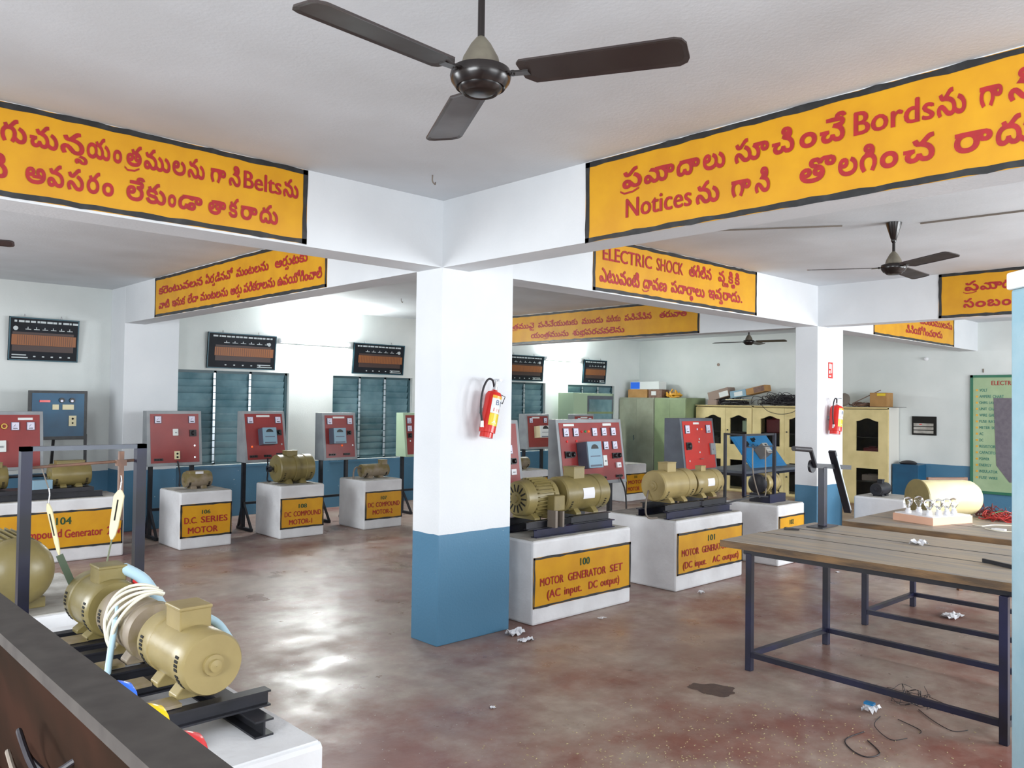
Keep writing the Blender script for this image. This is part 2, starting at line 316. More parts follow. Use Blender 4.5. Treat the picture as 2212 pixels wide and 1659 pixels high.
# ---------------------------------------------------------------- lettering (flat outlines in 2D)
TEL = json.loads('''{"ం":[507,["40,268 61,321 94,365 138,399 192,421 253,428 315,421 369,400 413,366 447,321 467,268 472,177 459,121 432,72 394,33 345,4 286,-10 221,-10 162,4 113,33 75,72 48,122 35,178","117,180 135,129 170,89 221,69 295,71 345,95 377,137 392,209 383,264 356,309 312,340 253,350 194,339 151,309 119,247"]],"అ":[800,["306,-7 202,21 123,70 70,136 41,215 38,308 50,369 75,420 108,459 150,485 199,498 279,491 331,454 353,409 353,335 330,287 289,252 227,236 155,241 69,293 58,304 82,366 142,316 216,306 258,322 277,355 269,405 232,428 198,427 160,407 131,368 117,313 117,246 143,173 178,130 231,97 301,74 390,67 459,70 519,80 569,97 610,120 642,150 664,187 678,232 676,337 648,394 612,420 558,421 529,401 518,360 525,324 558,283 612,256 612,184 380,184 303,184 303,258 513,251 469,285 444,335 443,404 473,460 519,489 584,500 633,493 677,472 728,418 759,343 763,248 751,182 725,126 688,80 612,29 512,-2 433,-11"]],"ఆ":[798,["327,-7 211,21 151,52 86,112 48,188 36,273 50,369 75,420 108,459 150,485 199,498 279,491 331,454 353,409 353,335 330,287 289,252 227,236 155,241 69,293 58,304 82,366 142,316 216,306 258,322 277,355 269,405 232,428 198,427 160,407 131,368 117,313 123,214 150,161 199,116 275,84 380,68 528,74 623,104 660,141 664,190 586,248 515,278 480,311 462,353 465,414 490,457 550,492 634,499 698,480 740,443 765,378 761,319 734,266 623,192 550,184 303,184 303,258 534,258 611,258 674,315 682,371 666,407 643,423 581,424 550,405 541,362 571,319 717,245 746,199 743,123 719,76 670,35 591,5 472,-11"]],"ఇ":[689,["234,-8 161,15 115,56 94,111 96,162 106,189 144,232 207,260 292,269 383,259 460,229 522,185 592,85 603,-62 591,-97 518,-82 532,4 525,55 502,101 467,140 420,169 361,188 265,193 206,178 183,158 179,112 206,81 302,63 401,75 459,95 505,126 552,190 571,286 558,365 521,408 455,420 399,391 366,318 288,318 265,383 239,410 204,423 152,421 122,398 126,305 50,283 29,372 41,425 73,465 141,496 231,494 295,457 335,398 317,396 364,461 447,498 530,492 590,456 633,396 653,311 649,224 621,147 552,70 475,22 380,-6 342,-11"]],"ఉ":[798,["458,-1 394,33 352,84 368,91 320,26 249,-8 201,-12 166,-9 134,2 106,19 81,43 61,73 38,149 38,241 59,323 103,391 164,443 243,479 337,498 487,491 648,424 599,358 463,418 352,424 244,401 183,363 140,309 116,197 122,137 142,97 172,75 213,67 257,75 289,100 310,137 320,185 398,185 417,116 452,82 556,63 606,73 632,101 636,143 619,174 571,188 525,174 506,140 526,61 539,46 473,35 436,121 445,187 473,224 535,250 606,251 658,234 695,200 715,154 710,80 670,24 586,-10","73,246 88,318 259,318 430,318 601,318 772,318 772,246 597,246 423,246 248,246","423,624 415,478 340,478 333,624"]],"ఎ":[711,["440,-8 367,27 212,197 159,206 126,189 108,152 112,108 137,75 180,63 225,74 267,123 275,141 328,81 253,7 194,-11 127,-7 75,22 44,67 29,138 40,197 70,243 115,272 188,281 262,253 428,81 490,67 534,75 567,99 586,140 592,228 564,335 487,456 350,574 242,632 280,712 419,635 547,521 626,406 663,307 676,198 663,110 641,63 609,27 566,2 514,-10"]],"ఏ":[711,["440,-8 367,27 212,197 159,206 126,189 108,152 112,108 137,75 180,63 225,74 267,123 275,141 328,81 253,7 194,-11 127,-7 75,22 44,67 29,138 40,197 70,243 115,272 188,281 262,253 428,81 490,67 534,75 567,99 586,140 592,228 564,335 487,456 350,574 242,632 280,712 419,635 547,521 626,406 663,307 676,198 663,110 641,63 609,27 566,2 514,-10","118,728 141,779 180,814 230,830 318,819 289,748 241,753 211,736 196,688 211,615 251,546 174,512 124,616 115,662"]],"క":[522,["203,-7 124,16 64,59 25,121 18,146 104,169 142,104 200,74 334,72 387,95 407,130 398,176 351,205 125,235 62,276 38,341 43,396 74,446 133,482 218,499 339,493 403,471 451,428 484,360 398,338 363,396 311,420 189,420 132,392 120,358 133,324 176,303 393,275 457,237 488,173 489,118 477,76 451,41 390,6 300,-11","179,436 130,478 92,564 175,591 204,518 230,501 278,513 435,687 498,718 557,725 563,648 482,625 315,449 249,426"]],"గ":[583,["332,498 399,483 454,454 497,412 526,358 541,292 536,169 465,-8 382,29 449,156 459,269 444,335 408,387 370,411 319,423 242,420 184,392 144,343 124,273 129,182 170,76 201,29 118,-8 62,108 41,209 42,279 56,342 84,400 127,446 183,480 254,498","209,436 160,478 122,564 205,591 234,518 260,501 308,513 465,687 528,718 587,725 593,648 512,625 345,449 279,426"]],"చ":[760,["473,-2 410,43 375,89 395,91 335,17 262,-10 183,-7 126,18 87,62 67,122 71,179 98,233 139,258 25,258 25,332 259,332 259,261 208,244 173,218 149,168 153,116 183,80 233,67 278,75 312,100 336,137 346,185 423,185 443,118 484,80 549,68 599,83 627,114 641,168 637,245 609,311 545,376 441,420 397,426 434,500 522,478 595,441 651,392 692,333 717,266 725,194 712,103 673,39 615,1 568,-11","332,436 283,478 245,564 328,591 357,518 383,501 431,513 588,687 651,718 710,725 716,648 635,625 468,449 402,426"]],"జ":[731,["463,-2 398,43 366,89 386,90 319,17 242,-10 155,-7 96,18 59,60 42,111 50,185 92,239 254,321 272,342 271,400 228,425 166,423 130,401 128,323 53,302 36,375 53,436 90,472 150,495 231,499 297,480 337,444 359,385 352,319 314,270 149,185 129,161 124,117 144,85 187,68 262,75 310,110 336,185 414,185 425,132 450,96 485,74 549,68 596,87 617,125 593,221 667,252 700,151 696,92 670,40 623,6 556,-11","670,352 650,307 608,272 549,254 438,260 360,295 299,357 335,414 370,376 440,339 566,336 591,369 587,400 548,422 460,419 450,491 564,497 628,474 661,436 672,399"]],"ట":[772,["488,-3 421,41 387,90 408,91 358,27 285,-8 191,-8 134,15 78,73 46,156 40,265 57,352 90,418 153,475 226,499 302,491 346,466 373,426 381,354 366,302 331,262 276,239 179,241 76,304 100,366 166,316 241,306 282,322 302,355 294,405 268,425 227,428 181,407 144,363 122,297 124,174 143,119 180,81 216,69 289,75 334,110 358,185 436,185 455,118 495,80 547,67 595,75 628,100 648,139 653,221 631,295 586,353 478,423 515,500 601,451 672,382 720,298 735,234 731,137 702,62 671,26 630,2 582,-10","282,624 275,478 199,478 192,624"]],"డ":[740,["452,-1 388,33 346,84 362,91 315,26 245,-8 198,-12 163,-9 132,2 104,19 80,43 60,73 38,149 38,241 59,323 101,391 161,443 239,479 332,498 481,491 642,424 593,358 457,418 377,425 301,418 237,399 186,366 149,321 126,265 118,197 124,137 143,97 172,75 210,67 252,75 284,100 304,137 314,185 392,185 411,116 446,82 550,63 600,73 626,101 630,143 613,174 565,188 519,174 500,140 520,61 533,46 467,35 432,111 431,168 451,213 488,246 539,263 609,261 672,228 701,186 710,117 684,44 626,2 563,-11","289,436 240,478 202,564 285,591 314,518 340,501 388,513 545,687 608,718 667,725 673,648 592,625 425,449 359,426"]],"ణ":[826,["543,-8 490,14 455,53 438,124 454,194 488,233 541,257 628,259 702,226 753,170 716,105 658,172 607,191 562,188 531,164 520,127 530,88 560,65 622,64 662,82 692,125 707,195 699,312 673,370 630,408 574,421 516,407 472,357 459,318 382,318 349,380 293,416 206,424 154,407 133,385 136,319 193,287 302,281 302,206 156,194 119,148 123,105 148,74 219,64 266,80 323,136 390,86 305,13 217,-11 157,-10 96,10 56,48 35,95 44,177 90,230 137,237 93,258 63,288 42,343 44,392 69,442 118,479 186,498 293,494 362,465 424,398 411,396 465,463 540,497 610,498 667,480 715,446 751,399 777,340 791,236 778,132 754,76 720,34 675,5 619,-10"]],"త":[778,["336,-10 236,6 156,38 97,83 58,139 38,202 42,290 72,356 124,402 192,424 274,416 327,379 351,319 349,272 329,223 288,188 229,169 83,199 90,270 169,238 239,247 267,275 268,324 248,346 198,353 148,332 116,290 109,220 128,166 169,123 250,84 389,67 497,77 595,115 648,171 668,290 635,336 593,353 541,346 515,321 514,272 535,247 600,239 652,274 668,314 684,224 613,174 527,171 468,200 441,239 431,290 440,340 467,378 508,401 596,399 429,428 449,496 582,468 654,429 704,378 733,316 743,245 731,167 697,99 637,45 551,8 438,-11","354,436 305,478 267,564 350,591 379,518 405,501 453,513 610,687 673,718 732,725 738,648 657,625 490,449 424,426"]],"థ":[706,["438,-2 375,43 343,90 362,92 315,27 245,-8 198,-12 163,-8 132,2 104,20 80,44 60,75 38,153 37,243 57,321 96,388 151,441 223,479 309,498 405,498 490,478 560,440 613,387 650,320 669,243 666,137 639,62 610,26 573,2 529,-10","534,75 563,98 582,140 586,234 564,317 533,362 490,396 433,418 313,423 250,410 198,382 159,344 133,295 120,237 124,141 143,99 172,75 238,70 287,105 314,169 392,169 422,102 473,70","308,-125 315,16 390,16 398,-125","308,305 343,325 383,319 403,295 403,241 374,212 332,212 308,230 301,253","268,436 219,478 181,564 264,591 293,518 319,501 367,513 524,687 587,718 646,725 652,648 571,625 404,449 338,426"]],"ద":[706,["438,-2 375,43 343,90 362,92 315,27 245,-8 198,-12 163,-8 132,2 104,20 80,44 60,75 38,153 37,243 57,321 96,388 151,441 223,479 309,498 405,498 490,478 560,440 613,387 650,320 669,243 666,137 639,62 610,26 573,2 529,-10","516,69 549,84 574,116 586,168 582,263 564,317 533,362 490,396 433,418 313,423 250,410 198,382 159,344 133,295 120,237 124,141 143,99 172,75 210,67 251,75 282,100 304,137 314,185 392,185 403,132 428,96 478,69","268,436 219,478 181,564 264,591 293,518 319,501 367,513 524,687 587,718 646,725 652,648 571,625 404,449 338,426"]],"ధ":[706,["438,-2 375,43 343,90 362,92 315,27 245,-8 198,-12 163,-8 132,2 104,20 80,44 60,75 38,153 37,243 57,321 96,388 151,441 223,479 309,498 405,498 490,478 560,440 613,387 650,320 669,243 666,137 639,62 610,26 573,2 529,-10","516,69 549,84 574,116 586,168 582,263 564,317 533,362 490,396 433,418 313,423 250,410 198,382 159,344 133,295 120,237 124,141 143,99 172,75 210,67 251,75 282,100 304,137 314,185 392,185 403,132 428,96 478,69","308,-125 315,16 390,16 398,-125","268,436 219,478 181,564 264,591 293,518 319,501 367,513 524,687 587,718 646,725 652,648 571,625 404,449 338,426"]],"న":[702,["408,-3 340,36 187,205 143,204 115,169 118,93 159,14 78,-13 37,79 30,163 47,216 95,267 146,285 216,278 291,222 414,84 478,67 524,75 557,100 577,140 583,221 561,293 516,350 453,391 344,421 238,425 316,500 420,485 506,453 575,406 626,346 657,274 667,194 655,110 633,64 600,28 557,2 503,-10","181,436 132,478 94,564 177,591 206,518 231,501 280,513 437,687 500,718 559,725 565,648 484,625 317,449 251,426"]],"ప":[711,["440,-8 367,27 212,197 159,206 126,189 108,152 112,108 137,75 180,63 225,74 267,123 275,141 328,81 253,7 194,-11 127,-7 75,22 44,67 29,138 40,197 70,243 115,272 188,281 262,253 428,81 490,67 534,75 567,100 586,139 592,221 570,295 526,353 417,423 455,500 541,451 612,382 659,297 674,233 670,137 641,63 609,27 566,2 514,-10","142,436 93,478 55,564 138,591 167,518 193,501 241,513 398,687 461,718 520,725 526,648 445,625 278,449 212,426"]],"బ":[750,["466,-3 399,41 365,90 386,90 319,17 242,-10 155,-7 96,18 59,60 42,111 50,185 92,239 254,321 272,342 271,400 228,425 166,423 130,401 128,323 53,302 36,375 53,436 90,472 150,495 231,499 297,480 337,444 359,385 352,319 314,270 149,185 129,161 124,117 144,85 187,68 262,75 310,110 336,185 414,185 433,118 473,80 525,67 573,75 606,100 626,139 631,221 609,295 564,353 456,423 493,500 579,451 650,382 698,298 713,234 709,137 680,62 649,26 608,2 560,-10"]],"భ":[750,["466,-3 400,41 365,90 386,90 319,17 242,-10 155,-7 96,18 59,60 42,111 50,185 92,239 254,321 272,342 271,400 228,425 166,423 130,401 128,323 53,302 36,375 53,436 90,472 150,495 231,499 297,480 337,444 359,385 352,319 314,270 149,185 129,161 124,117 144,85 187,68 262,75 310,110 336,185 414,185 433,118 473,80 525,67 573,75 606,99 626,138 631,220 609,295 566,355 463,427 491,497 578,449 650,382 698,297 713,233 709,137 680,63 649,27 608,2 560,-10","329,-125 336,16 411,16 419,-125","410,436 361,478 323,564 406,591 435,518 461,501 509,513 666,687 729,718 788,725 794,648 713,625 546,449 480,426"]],"మ":[1058,["184,436 135,478 97,564 180,591 209,518 235,501 282,513 440,687 503,718 562,725 568,648 487,625 320,449 254,426","438,-8 366,27 212,197 159,206 126,189 108,152 112,108 137,75 180,63 225,74 267,123 275,141 328,81 253,7 194,-11 127,-7 75,22 44,67 29,138 40,197 70,243 115,272 188,281 262,253 428,81 486,67 533,75 566,99 586,138 592,220 570,293 525,350 462,391 353,421 243,425 326,500 429,485 516,453 585,406 635,346 666,274 676,194 664,112 643,66 611,29 567,3 513,-10","796,-10 737,7 663,61 621,111 661,176 745,94 819,68 859,69 898,85 925,118 938,164 934,247 904,316 833,385 764,423 801,500 887,451 958,382 1006,298 1021,234 1020,152 1011,111 995,75 973,44 945,20 912,2 873,-8"]],"య":[1286,["37,274 54,343 86,402 132,448 190,481 258,498 334,498 403,482 461,450 507,404 539,345 556,276 556,201 540,136 508,80 463,36 404,5 335,-10 258,-10 189,5 131,36 85,79 53,134 37,200","121,208 143,144 163,117 188,95 219,80 255,70 351,73 414,101 455,151 474,216 470,288 445,350 397,397 352,415 267,419 217,407 161,368 129,312 119,268","677,-10 618,7 544,61 502,111 542,176 626,94 700,68 740,69 779,85 806,118 819,164 815,248 785,316 734,371 642,426 679,492 766,443 838,376 887,294 902,232 901,152 891,111 876,75 854,44 826,20 793,2 754,-8","1024,-10 965,7 891,61 849,111 889,176 973,94 1047,68 1087,69 1126,85 1153,118 1166,164 1162,247 1132,316 1061,385 992,423 1029,500 1115,451 1186,382 1234,298 1249,234 1248,152 1239,111 1223,75 1201,44 1173,20 1140,2 1101,-8","580,436 531,478 493,564 576,591 605,518 631,501 679,513 836,687 899,718 958,725 964,648 883,625 716,449 650,426"]],"ర":[593,["37,274 54,343 86,402 132,448 190,481 258,498 334,498 403,482 461,450 507,404 539,345 556,276 556,201 540,136 508,80 463,36 404,5 335,-10 258,-10 189,5 131,36 85,79 53,134 37,200","121,209 143,144 163,117 188,95 219,80 255,70 325,68 396,90 444,133 470,195 474,267 456,335 415,387 375,411 296,425 217,411 161,372 129,316 119,271","210,436 161,478 123,564 206,591 235,518 261,501 309,513 466,687 529,718 588,725 594,648 513,625 346,449 280,426"]],"ల":[709,["306,-10 217,8 146,44 92,93 56,156 37,229 37,305 49,367 74,419 109,458 151,485 199,498 279,491 331,454 353,409 353,335 330,287 289,252 226,236 140,246 58,304 81,366 141,316 215,306 258,322 277,355 269,405 232,428 197,427 159,407 130,369 116,316 122,209 158,141 205,102 270,76 353,67 452,79 492,93 527,113 555,139 575,169 587,205 589,273 573,325 540,371 489,408 457,423 497,500 571,457 627,400 662,331 674,250 666,180 641,117 599,63 538,23 457,-3 409,-10"]],"వ":[711,["438,-8 366,27 212,197 159,206 126,189 108,152 112,108 137,75 180,63 225,74 267,123 275,141 328,81 253,7 194,-11 127,-7 75,22 44,67 29,138 40,197 70,243 115,272 188,281 262,253 428,81 486,67 533,75 566,99 586,138 592,220 570,293 525,350 462,391 353,421 243,425 326,500 429,485 516,453 585,406 635,346 666,274 676,194 664,112 643,66 611,29 567,3 513,-10","184,436 135,478 97,564 180,591 209,518 235,501 282,513 440,687 503,718 562,725 568,648 487,625 320,449 254,426"]],"శ":[550,["311,-7 257,17 224,56 208,119 225,183 400,347 406,388 388,416 325,435 359,498 433,477 474,437 487,390 481,346 432,280 300,162 290,111 305,82 343,64 395,67 427,90 438,130 431,173 410,211 356,254 281,280 194,284 150,273 125,252 127,141 51,119 29,213 47,283 86,326 127,346 244,357 346,336 442,281 494,224 514,177 520,125 509,68 478,25 427,-3 396,-10","220,436 171,478 133,564 216,591 245,518 271,501 319,513 476,687 539,718 598,725 604,648 523,625 356,449 290,426"]],"స":[702,["408,-3 340,36 187,205 143,204 115,169 118,93 159,14 78,-13 37,79 30,163 47,216 95,267 146,285 216,278 291,222 414,84 480,67 524,75 557,100 577,139 583,221 561,295 517,353 408,423 446,500 532,451 603,382 650,297 665,233 661,137 632,63 599,27 556,2 503,-10","142,436 93,478 55,564 138,591 167,518 193,501 241,513 398,687 461,718 520,725 526,648 445,625 278,449 212,426"]],"హ":[1033,["440,-8 367,27 212,197 159,206 126,189 108,152 112,108 137,75 180,63 225,74 267,123 275,141 328,81 253,7 194,-11 127,-7 75,22 44,67 29,138 40,197 70,243 115,272 188,281 262,253 428,81 490,67 534,75 567,99 586,138 592,216 570,288 525,349 418,425 454,500 601,383 656,297 675,221 671,134 642,62 609,27 567,2 515,-10","814,231 757,280 740,344 773,443 861,450 816,378 817,326 840,296 881,286 922,296 944,337 939,386 920,409 870,424 646,425 444,425 454,500 630,500 879,497 971,462 1011,404 1018,353 1008,297 980,255 935,229 908,222","142,436 93,478 55,564 138,591 167,518 193,501 241,513 398,687 461,718 520,725 526,648 445,625 278,449 212,426"]],"ా":[260,["41,231 -16,280 -33,344 0,443 88,450 43,378 44,326 67,296 108,286 149,296 171,337 166,386 147,409 97,424 -80,425 -235,425 -391,425 -546,425 -546,500 -401,500 -257,500 -112,500 134,492 208,453 238,404 245,353 235,297 207,255 162,229 135,222"]],"ి":[0,["-407,458 -380,522 -254,503 -208,519 -186,547 -178,600 -185,642 -208,677 -240,700 -308,705 -341,681 -340,639 -289,618 -234,629 -173,690 -138,646 -202,577 -266,556 -350,566 -398,599 -415,641 -414,683 -395,725 -360,755 -310,771 -230,767 -169,736 -128,685 -109,619 -111,554 -120,520 -135,491 -156,470 -210,441 -242,434"]],"ీ":[0,["-407,458 -380,522 -282,501 -225,511 -196,529 -181,563 -181,613 -195,645 -224,671 -262,684 -327,677 -344,657 -341,629 -297,609 -250,613 -173,675 -149,618 -224,561 -289,550 -364,563 -397,585 -414,621 -412,672 -379,718 -317,744 -238,744 -203,735 -174,721 -132,676 -111,617 -111,549 -132,493 -176,454 -239,434","-193,863 -152,845 -109,798 -99,777 -175,757 -201,792 -262,803 -306,783 -306,715 -297,704 -360,676 -388,757 -378,804 -349,840 -304,862 -277,867"]],"ు":[346,["84,-10 25,7 -49,61 -91,111 -51,176 33,94 107,68 147,69 186,85 213,118 226,164 222,247 192,316 121,385 52,423 89,500 175,451 246,382 294,298 309,234 308,152 299,111 283,75 261,44 233,20 200,2 161,-8"]],"ూ":[668,["84,-10 25,7 -49,61 -91,111 -51,176 31,94 105,68 168,75 201,99 221,138 227,216 205,288 160,349 53,425 89,500 236,383 291,298 310,221 308,149 299,109 283,74 261,44 233,19 200,2 161,-9","449,231 392,280 375,344 408,443 496,450 451,378 452,326 475,296 516,286 557,296 579,337 574,386 555,409 505,424 281,425 79,425 89,500 265,500 514,497 606,462 646,404 653,353 644,297 615,255 570,229 543,222"]],"ె":[0,["-44,497 -83,451 -165,427 -271,425 -271,500 -122,523 -130,592 -205,608 -377,608 -549,608 -549,683 -380,683 -142,678 -82,656 -43,610 -33,569"]],"ే":[0,["-44,497 -83,451 -165,427 -271,425 -271,500 -122,523 -130,592 -205,608 -377,608 -549,608 -549,683 -380,683 -142,678 -82,656 -43,610 -33,569","-84,826 -43,807 -1,757 9,736 -67,716 -111,763 -162,763 -193,744 -202,696 -169,652 -155,642 -229,614 -273,677 -278,736 -261,780 -210,819 -157,831"]],"ై":[0,["-44,497 -83,451 -165,427 -271,425 -271,500 -122,523 -130,592 -205,608 -377,608 -549,608 -549,683 -380,683 -142,678 -82,656 -43,610 -33,569","-398,-65 -341,-97 -312,-160 -343,-261 -427,-267 -383,-205 -384,-161 -406,-136 -459,-128 -490,-143 -505,-180 -499,-210 -480,-229 -408,-243 -205,-243 -2,-243 -2,-318 -181,-318 -416,-316 -528,-282 -567,-229 -574,-181 -565,-132 -537,-94 -494,-69 -469,-63"]],"ొ":[300,["81,431 24,479 7,544 40,643 128,650 83,578 84,526 107,496 148,486 189,496 211,537 206,586 187,609 137,624 -33,623 -69,610 -101,569 -111,532 -189,532 -211,588 -251,619 -316,624 -355,608 -373,576 -362,524 -320,502 -263,500 -263,425 -360,434 -411,462 -444,507 -456,567 -445,621 -414,663 -364,691 -232,693 -182,665 -157,611 -113,669 -41,698 173,692 248,653 278,604 285,553 275,497 247,455 202,429 175,422"]],"ో":[300,["81,431 24,479 7,544 40,643 128,650 83,578 84,526 107,496 148,486 189,496 211,537 206,586 187,609 137,624 -33,623 -69,610 -101,569 -111,532 -189,532 -211,588 -251,619 -316,624 -355,608 -373,576 -362,524 -320,502 -263,500 -263,425 -360,434 -411,462 -444,507 -456,567 -445,621 -414,663 -364,691 -232,693 -182,665 -157,611 -113,669 -41,698 173,692 248,653 278,604 285,553 275,497 247,455 202,429 175,422","225,844 267,825 308,775 318,754 242,734 197,781 147,781 116,762 107,714 140,670 154,660 80,632 36,695 31,754 49,798 99,837 152,849"]]}''')
def _area(s): return sum(s[i - 1][0] * s[i][1] - s[i][0] * s[i - 1][1] for i in range(len(s))) / 2
def _inflate(s, e):
    out = []; n = len(s)
    for i in range(n):
        a, b, c = Vector(s[i - 1]), Vector(s[i]), Vector(s[(i + 1) % n])
        d1 = (b - a); d2 = (c - b)
        if d1.length < 1e-6 or d2.length < 1e-6: out.append(tuple(b)); continue
        d1.normalize(); d2.normalize(); t = d1 + d2
        if t.length < .3: out.append(tuple(b)); continue
        t.normalize(); out.append((b.x - t.y * e, b.y + t.x * e))
    return out
GL = {}
for ch_, (adv_, cs_) in TEL.items():
    GL[ch_] = (adv_ / 1000, [[tuple(float(q) / 1000 for q in p.split(',')) for p in c.split(' ')] for c in cs_])
LATIN = {}
def latin(word):
    """outline font mesh of a latin word -> verts, tris, width"""
    if word in LATIN: return LATIN[word]
    t = bpy.data.curves.new('t', 'FONT'); t.body = word; t.offset = 0; t.resolution_u = 3; t.space_character = 1.02
    o = bpy.data.objects.new('t', t); COL.objects.link(o)
    dg = bpy.context.evaluated_depsgraph_get(); me = bpy.data.meshes.new_from_object(o.evaluated_get(dg))
    vs = [(v.co.x, v.co.y) for v in me.vertices]; fs = [tuple(p.vertices) for p in me.polygons]
    bpy.data.objects.remove(o); bpy.data.curves.remove(t); bpy.data.meshes.remove(me)
    r = (vs, fs, max(v[0] for v in vs) + .07 if vs else .3); LATIN[word] = r
    return r
VIR = '\u0c4d'; HEAD = 'ాిీెేైొో'
def letters(s, e=.030):
    """lay out a line of mixed Telugu and Latin; returns verts, faces"""
    V = []; F = []; x = 0.0; lay = [0]
    def poly(conts, ox, oy, sc):
        """non-zero-winding fill of one glyph"""
        cs = [_inflate(c, e / sc) for c in conts]
        cs = [[(ox + px * sc, oy + py * sc) for px, py in c] for c in cs]
        pts = []; ed = []
        for c in cs:
            o = len(pts); n = len(c); pts += [Vector(p) for p in c]; ed += [(o + i, o + (i + 1) % n) for i in range(n)]
        vv, ee, ff, *_ = geometry.delaunay_2d_cdt(pts, ed, [], 0, 1e-5)
        def wind(x_, y_):
            w_ = 0
            for c in cs:
                for i in range(len(c)):
                    ax, ay = c[i - 1]; bx, by = c[i]
                    if ay <= y_ < by and (bx - ax) * (y_ - ay) - (x_ - ax) * (by - ay) > 0: w_ += 1
                    elif by <= y_ < ay and (bx - ax) * (y_ - ay) - (x_ - ax) * (by - ay) < 0: w_ -= 1
            return w_
        lay[0] = (lay[0] + 1) % 3; o = len(V); V.extend([(p.x, p.y, lay[0]) for p in vv])
        for f in ff:
            gx = sum(vv[i].x for i in f) / len(f); gy = sum(vv[i].y for i in f) / len(f)
            if wind(gx, gy): F.append(tuple(i + o for i in f))
    i = 0; w = ''
    last = (0, .5)
    while i < len(s) + 1:
        c = s[i] if i < len(s) else '\0'
        if c < '\u0c00' and c not in ' \0': w += c; i += 1; continue
        if w:
            vs, fs, wd = latin(w); o = len(V); n_ = len(vs)
            for q, (dx, dy) in enumerate(((0, 0), (.05, 0), (.025, .02))): V.extend([(x + px + dx, py + dy, q * 1.5) for px, py in vs]); F.extend([tuple(k + o + q * n_ for k in f) for f in fs])
            x += wd + .05; w = ''
        if c == '\0': break
        if c == ' ': x += .35; i += 1; continue
        if c == VIR:
            nx = s[i + 1]
            if nx == 'ర':
                bx, bw = last
                arc = [(bx - .06, .06), (bx - .07, -.1), (bx + .08, -.2), (bx + bw * .55, -.18), (bx + bw * .85, -.08)]
                up_ = [(a, b + .035) for a, b in arc]; dn = [(a, b - .035) for a, b in arc]
                o = len(V); V.extend([(*p, 3) for p in up_ + dn]); F.extend([(o + k, o + k + 1, o + 5 + k + 1, o + 5 + k) for k in range(4)])
            else:
                cs = [q for q in GL[nx][1] if not (min(p[1] for p in q) > .4 and abs(_area(q)) > 0)]
                bx, bw = last; poly(cs, bx + bw * .62, -.30, .50); x = max(x, bx + bw * .62 + GL[nx][0] * .5)
            i += 2; continue
        adv, conts = GL[c]
        nxt = s[i + 1] if i + 1 < len(s) else ''
        # a vowel sign written on top replaces the tick of the consonant
        j = i + 1
        while j + 1 < len(s) and s[j] == VIR: j += 2
        if j < len(s) and s[j] in HEAD and adv > .4: conts = [q for q in conts if not (min(p[1] for p in q) > .4 and max(p[1] for p in q) > .7)] or conts
        if c in HEAD: poly(conts, last[0] + last[1] if adv < .01 else x, 0, 1)
        else: poly(conts, x, 0, 1)
        if c not in HEAD and c not in 'ుూ': last = (x, adv)
        x += adv; i += 1
    return V, F
def word_mesh(mb, s, O, r, u, x0, x1, z, h, off):
    """write s on the plane through O with reading direction r, up u; from x0 to x1 (distance along r), baseline z, body height h (a capital or a ticked letter)"""
    V, F = letters(s)
    if not V: return
    a = min(v[0] for v in V); b = max(v[0] for v in V); sx = (x1 - x0) / (b - a); sy = h / .73
    r = Vector(r); u = Vector(u); n = r.cross(u)
    vs = [Vector(O) + r * (x0 + (px - a) * sx) + u * (z + py * sy) + n * (off + ly * .0004) for px, py, ly in V]
    mb.add(vs, F)
def ring(mb, O, r, u, x0, x1, z0, z1, w, off, jit=.004, step=.07, th=.002):
    """hand-painted border with slightly uneven edges"""
    O = Vector(O); r = Vector(r); u = Vector(u); n = r.cross(u); rnd = random.Random(int((x0 + z0 * 3) * 1000))
    def P(a, b): return O + r * a + u * b + n * off
    for (ax, az, bx, bz, ix, iz) in ((x0, z0, x1, z0, 0, 1), (x1, z0, x1, z1, -1, 0), (x1, z1, x0, z1, 0, -1), (x0, z1, x0, z0, 1, 0)):
        L = math.hypot(bx - ax, bz - az); k = max(2, int(L / step)); vs = []; dx = (bx - ax) / L; dz = (bz - az) / L
        for i in range(k + 1):
            t = i / k; t2 = t
            jo = rnd.uniform(-jit, jit); ji = rnd.uniform(-jit, jit)
            px, pz = ax + (bx - ax) * t, az + (bz - az) * t
            vs += [P(px - ix * jo, pz - iz * jo), P(px + ix * (w + ji), pz + iz * (w + ji))]
        mb.add(vs, [(2 * i, 2 * i + 2, 2 * i + 3, 2 * i + 1) for i in range(k)])

def painted_sign(O, r, x0, x1, z0, z1, lines, label=None, parent=None, bw=.028, wf=1.0):
    """yellow painted panel, black border, red/green lettering. lines: [(mat, text, xa, xb, baseline, height)]"""
    u = Vector((0, 0, 1)); r = Vector(r); n = r.cross(u); O = Vector(O)
    if label:
        c = O + r * ((x0 + x1) / 2) + u * z0
        root = thing('painted_sign', label, 'sign', c); base = -c
    else: root = None; base = Vector((0, 0, 0))
    Q = O + base
    mb = MB(); 
    vs = [Q + r * a + u * b + n * c for c in (.0005, .003) for a, b in ((x0, z0), (x1, z0), (x1, z1), (x0, z1))]
    mb.add(vs, [(4, 5, 6, 7), (0, 1, 5, 4), (1, 2, 6, 5), (2, 3, 7, 6), (3, 0, 4, 7)])
    sp = mb.build('sign_panel', 'yellow', root or parent)
    hold = root or sp
    b = MB(); ring(b, Q, r, u, x0, x1, z0, z1, bw, .0045); b.build('border', 'black', hold)
    for mname in ('red_letter', 'green_letter'):
        for zl in sorted({l[4] for l in lines if l[0] == mname}, reverse=True):
            t = MB()
            for (m, s, xa, xb, zz, h) in lines:
                if m == mname and zz == zl: word_mesh(t, s, Q, r, u, xa, xb, zz, h, .006)
            if t.v: t.build('lettering', mname, hold)
    return root or sp
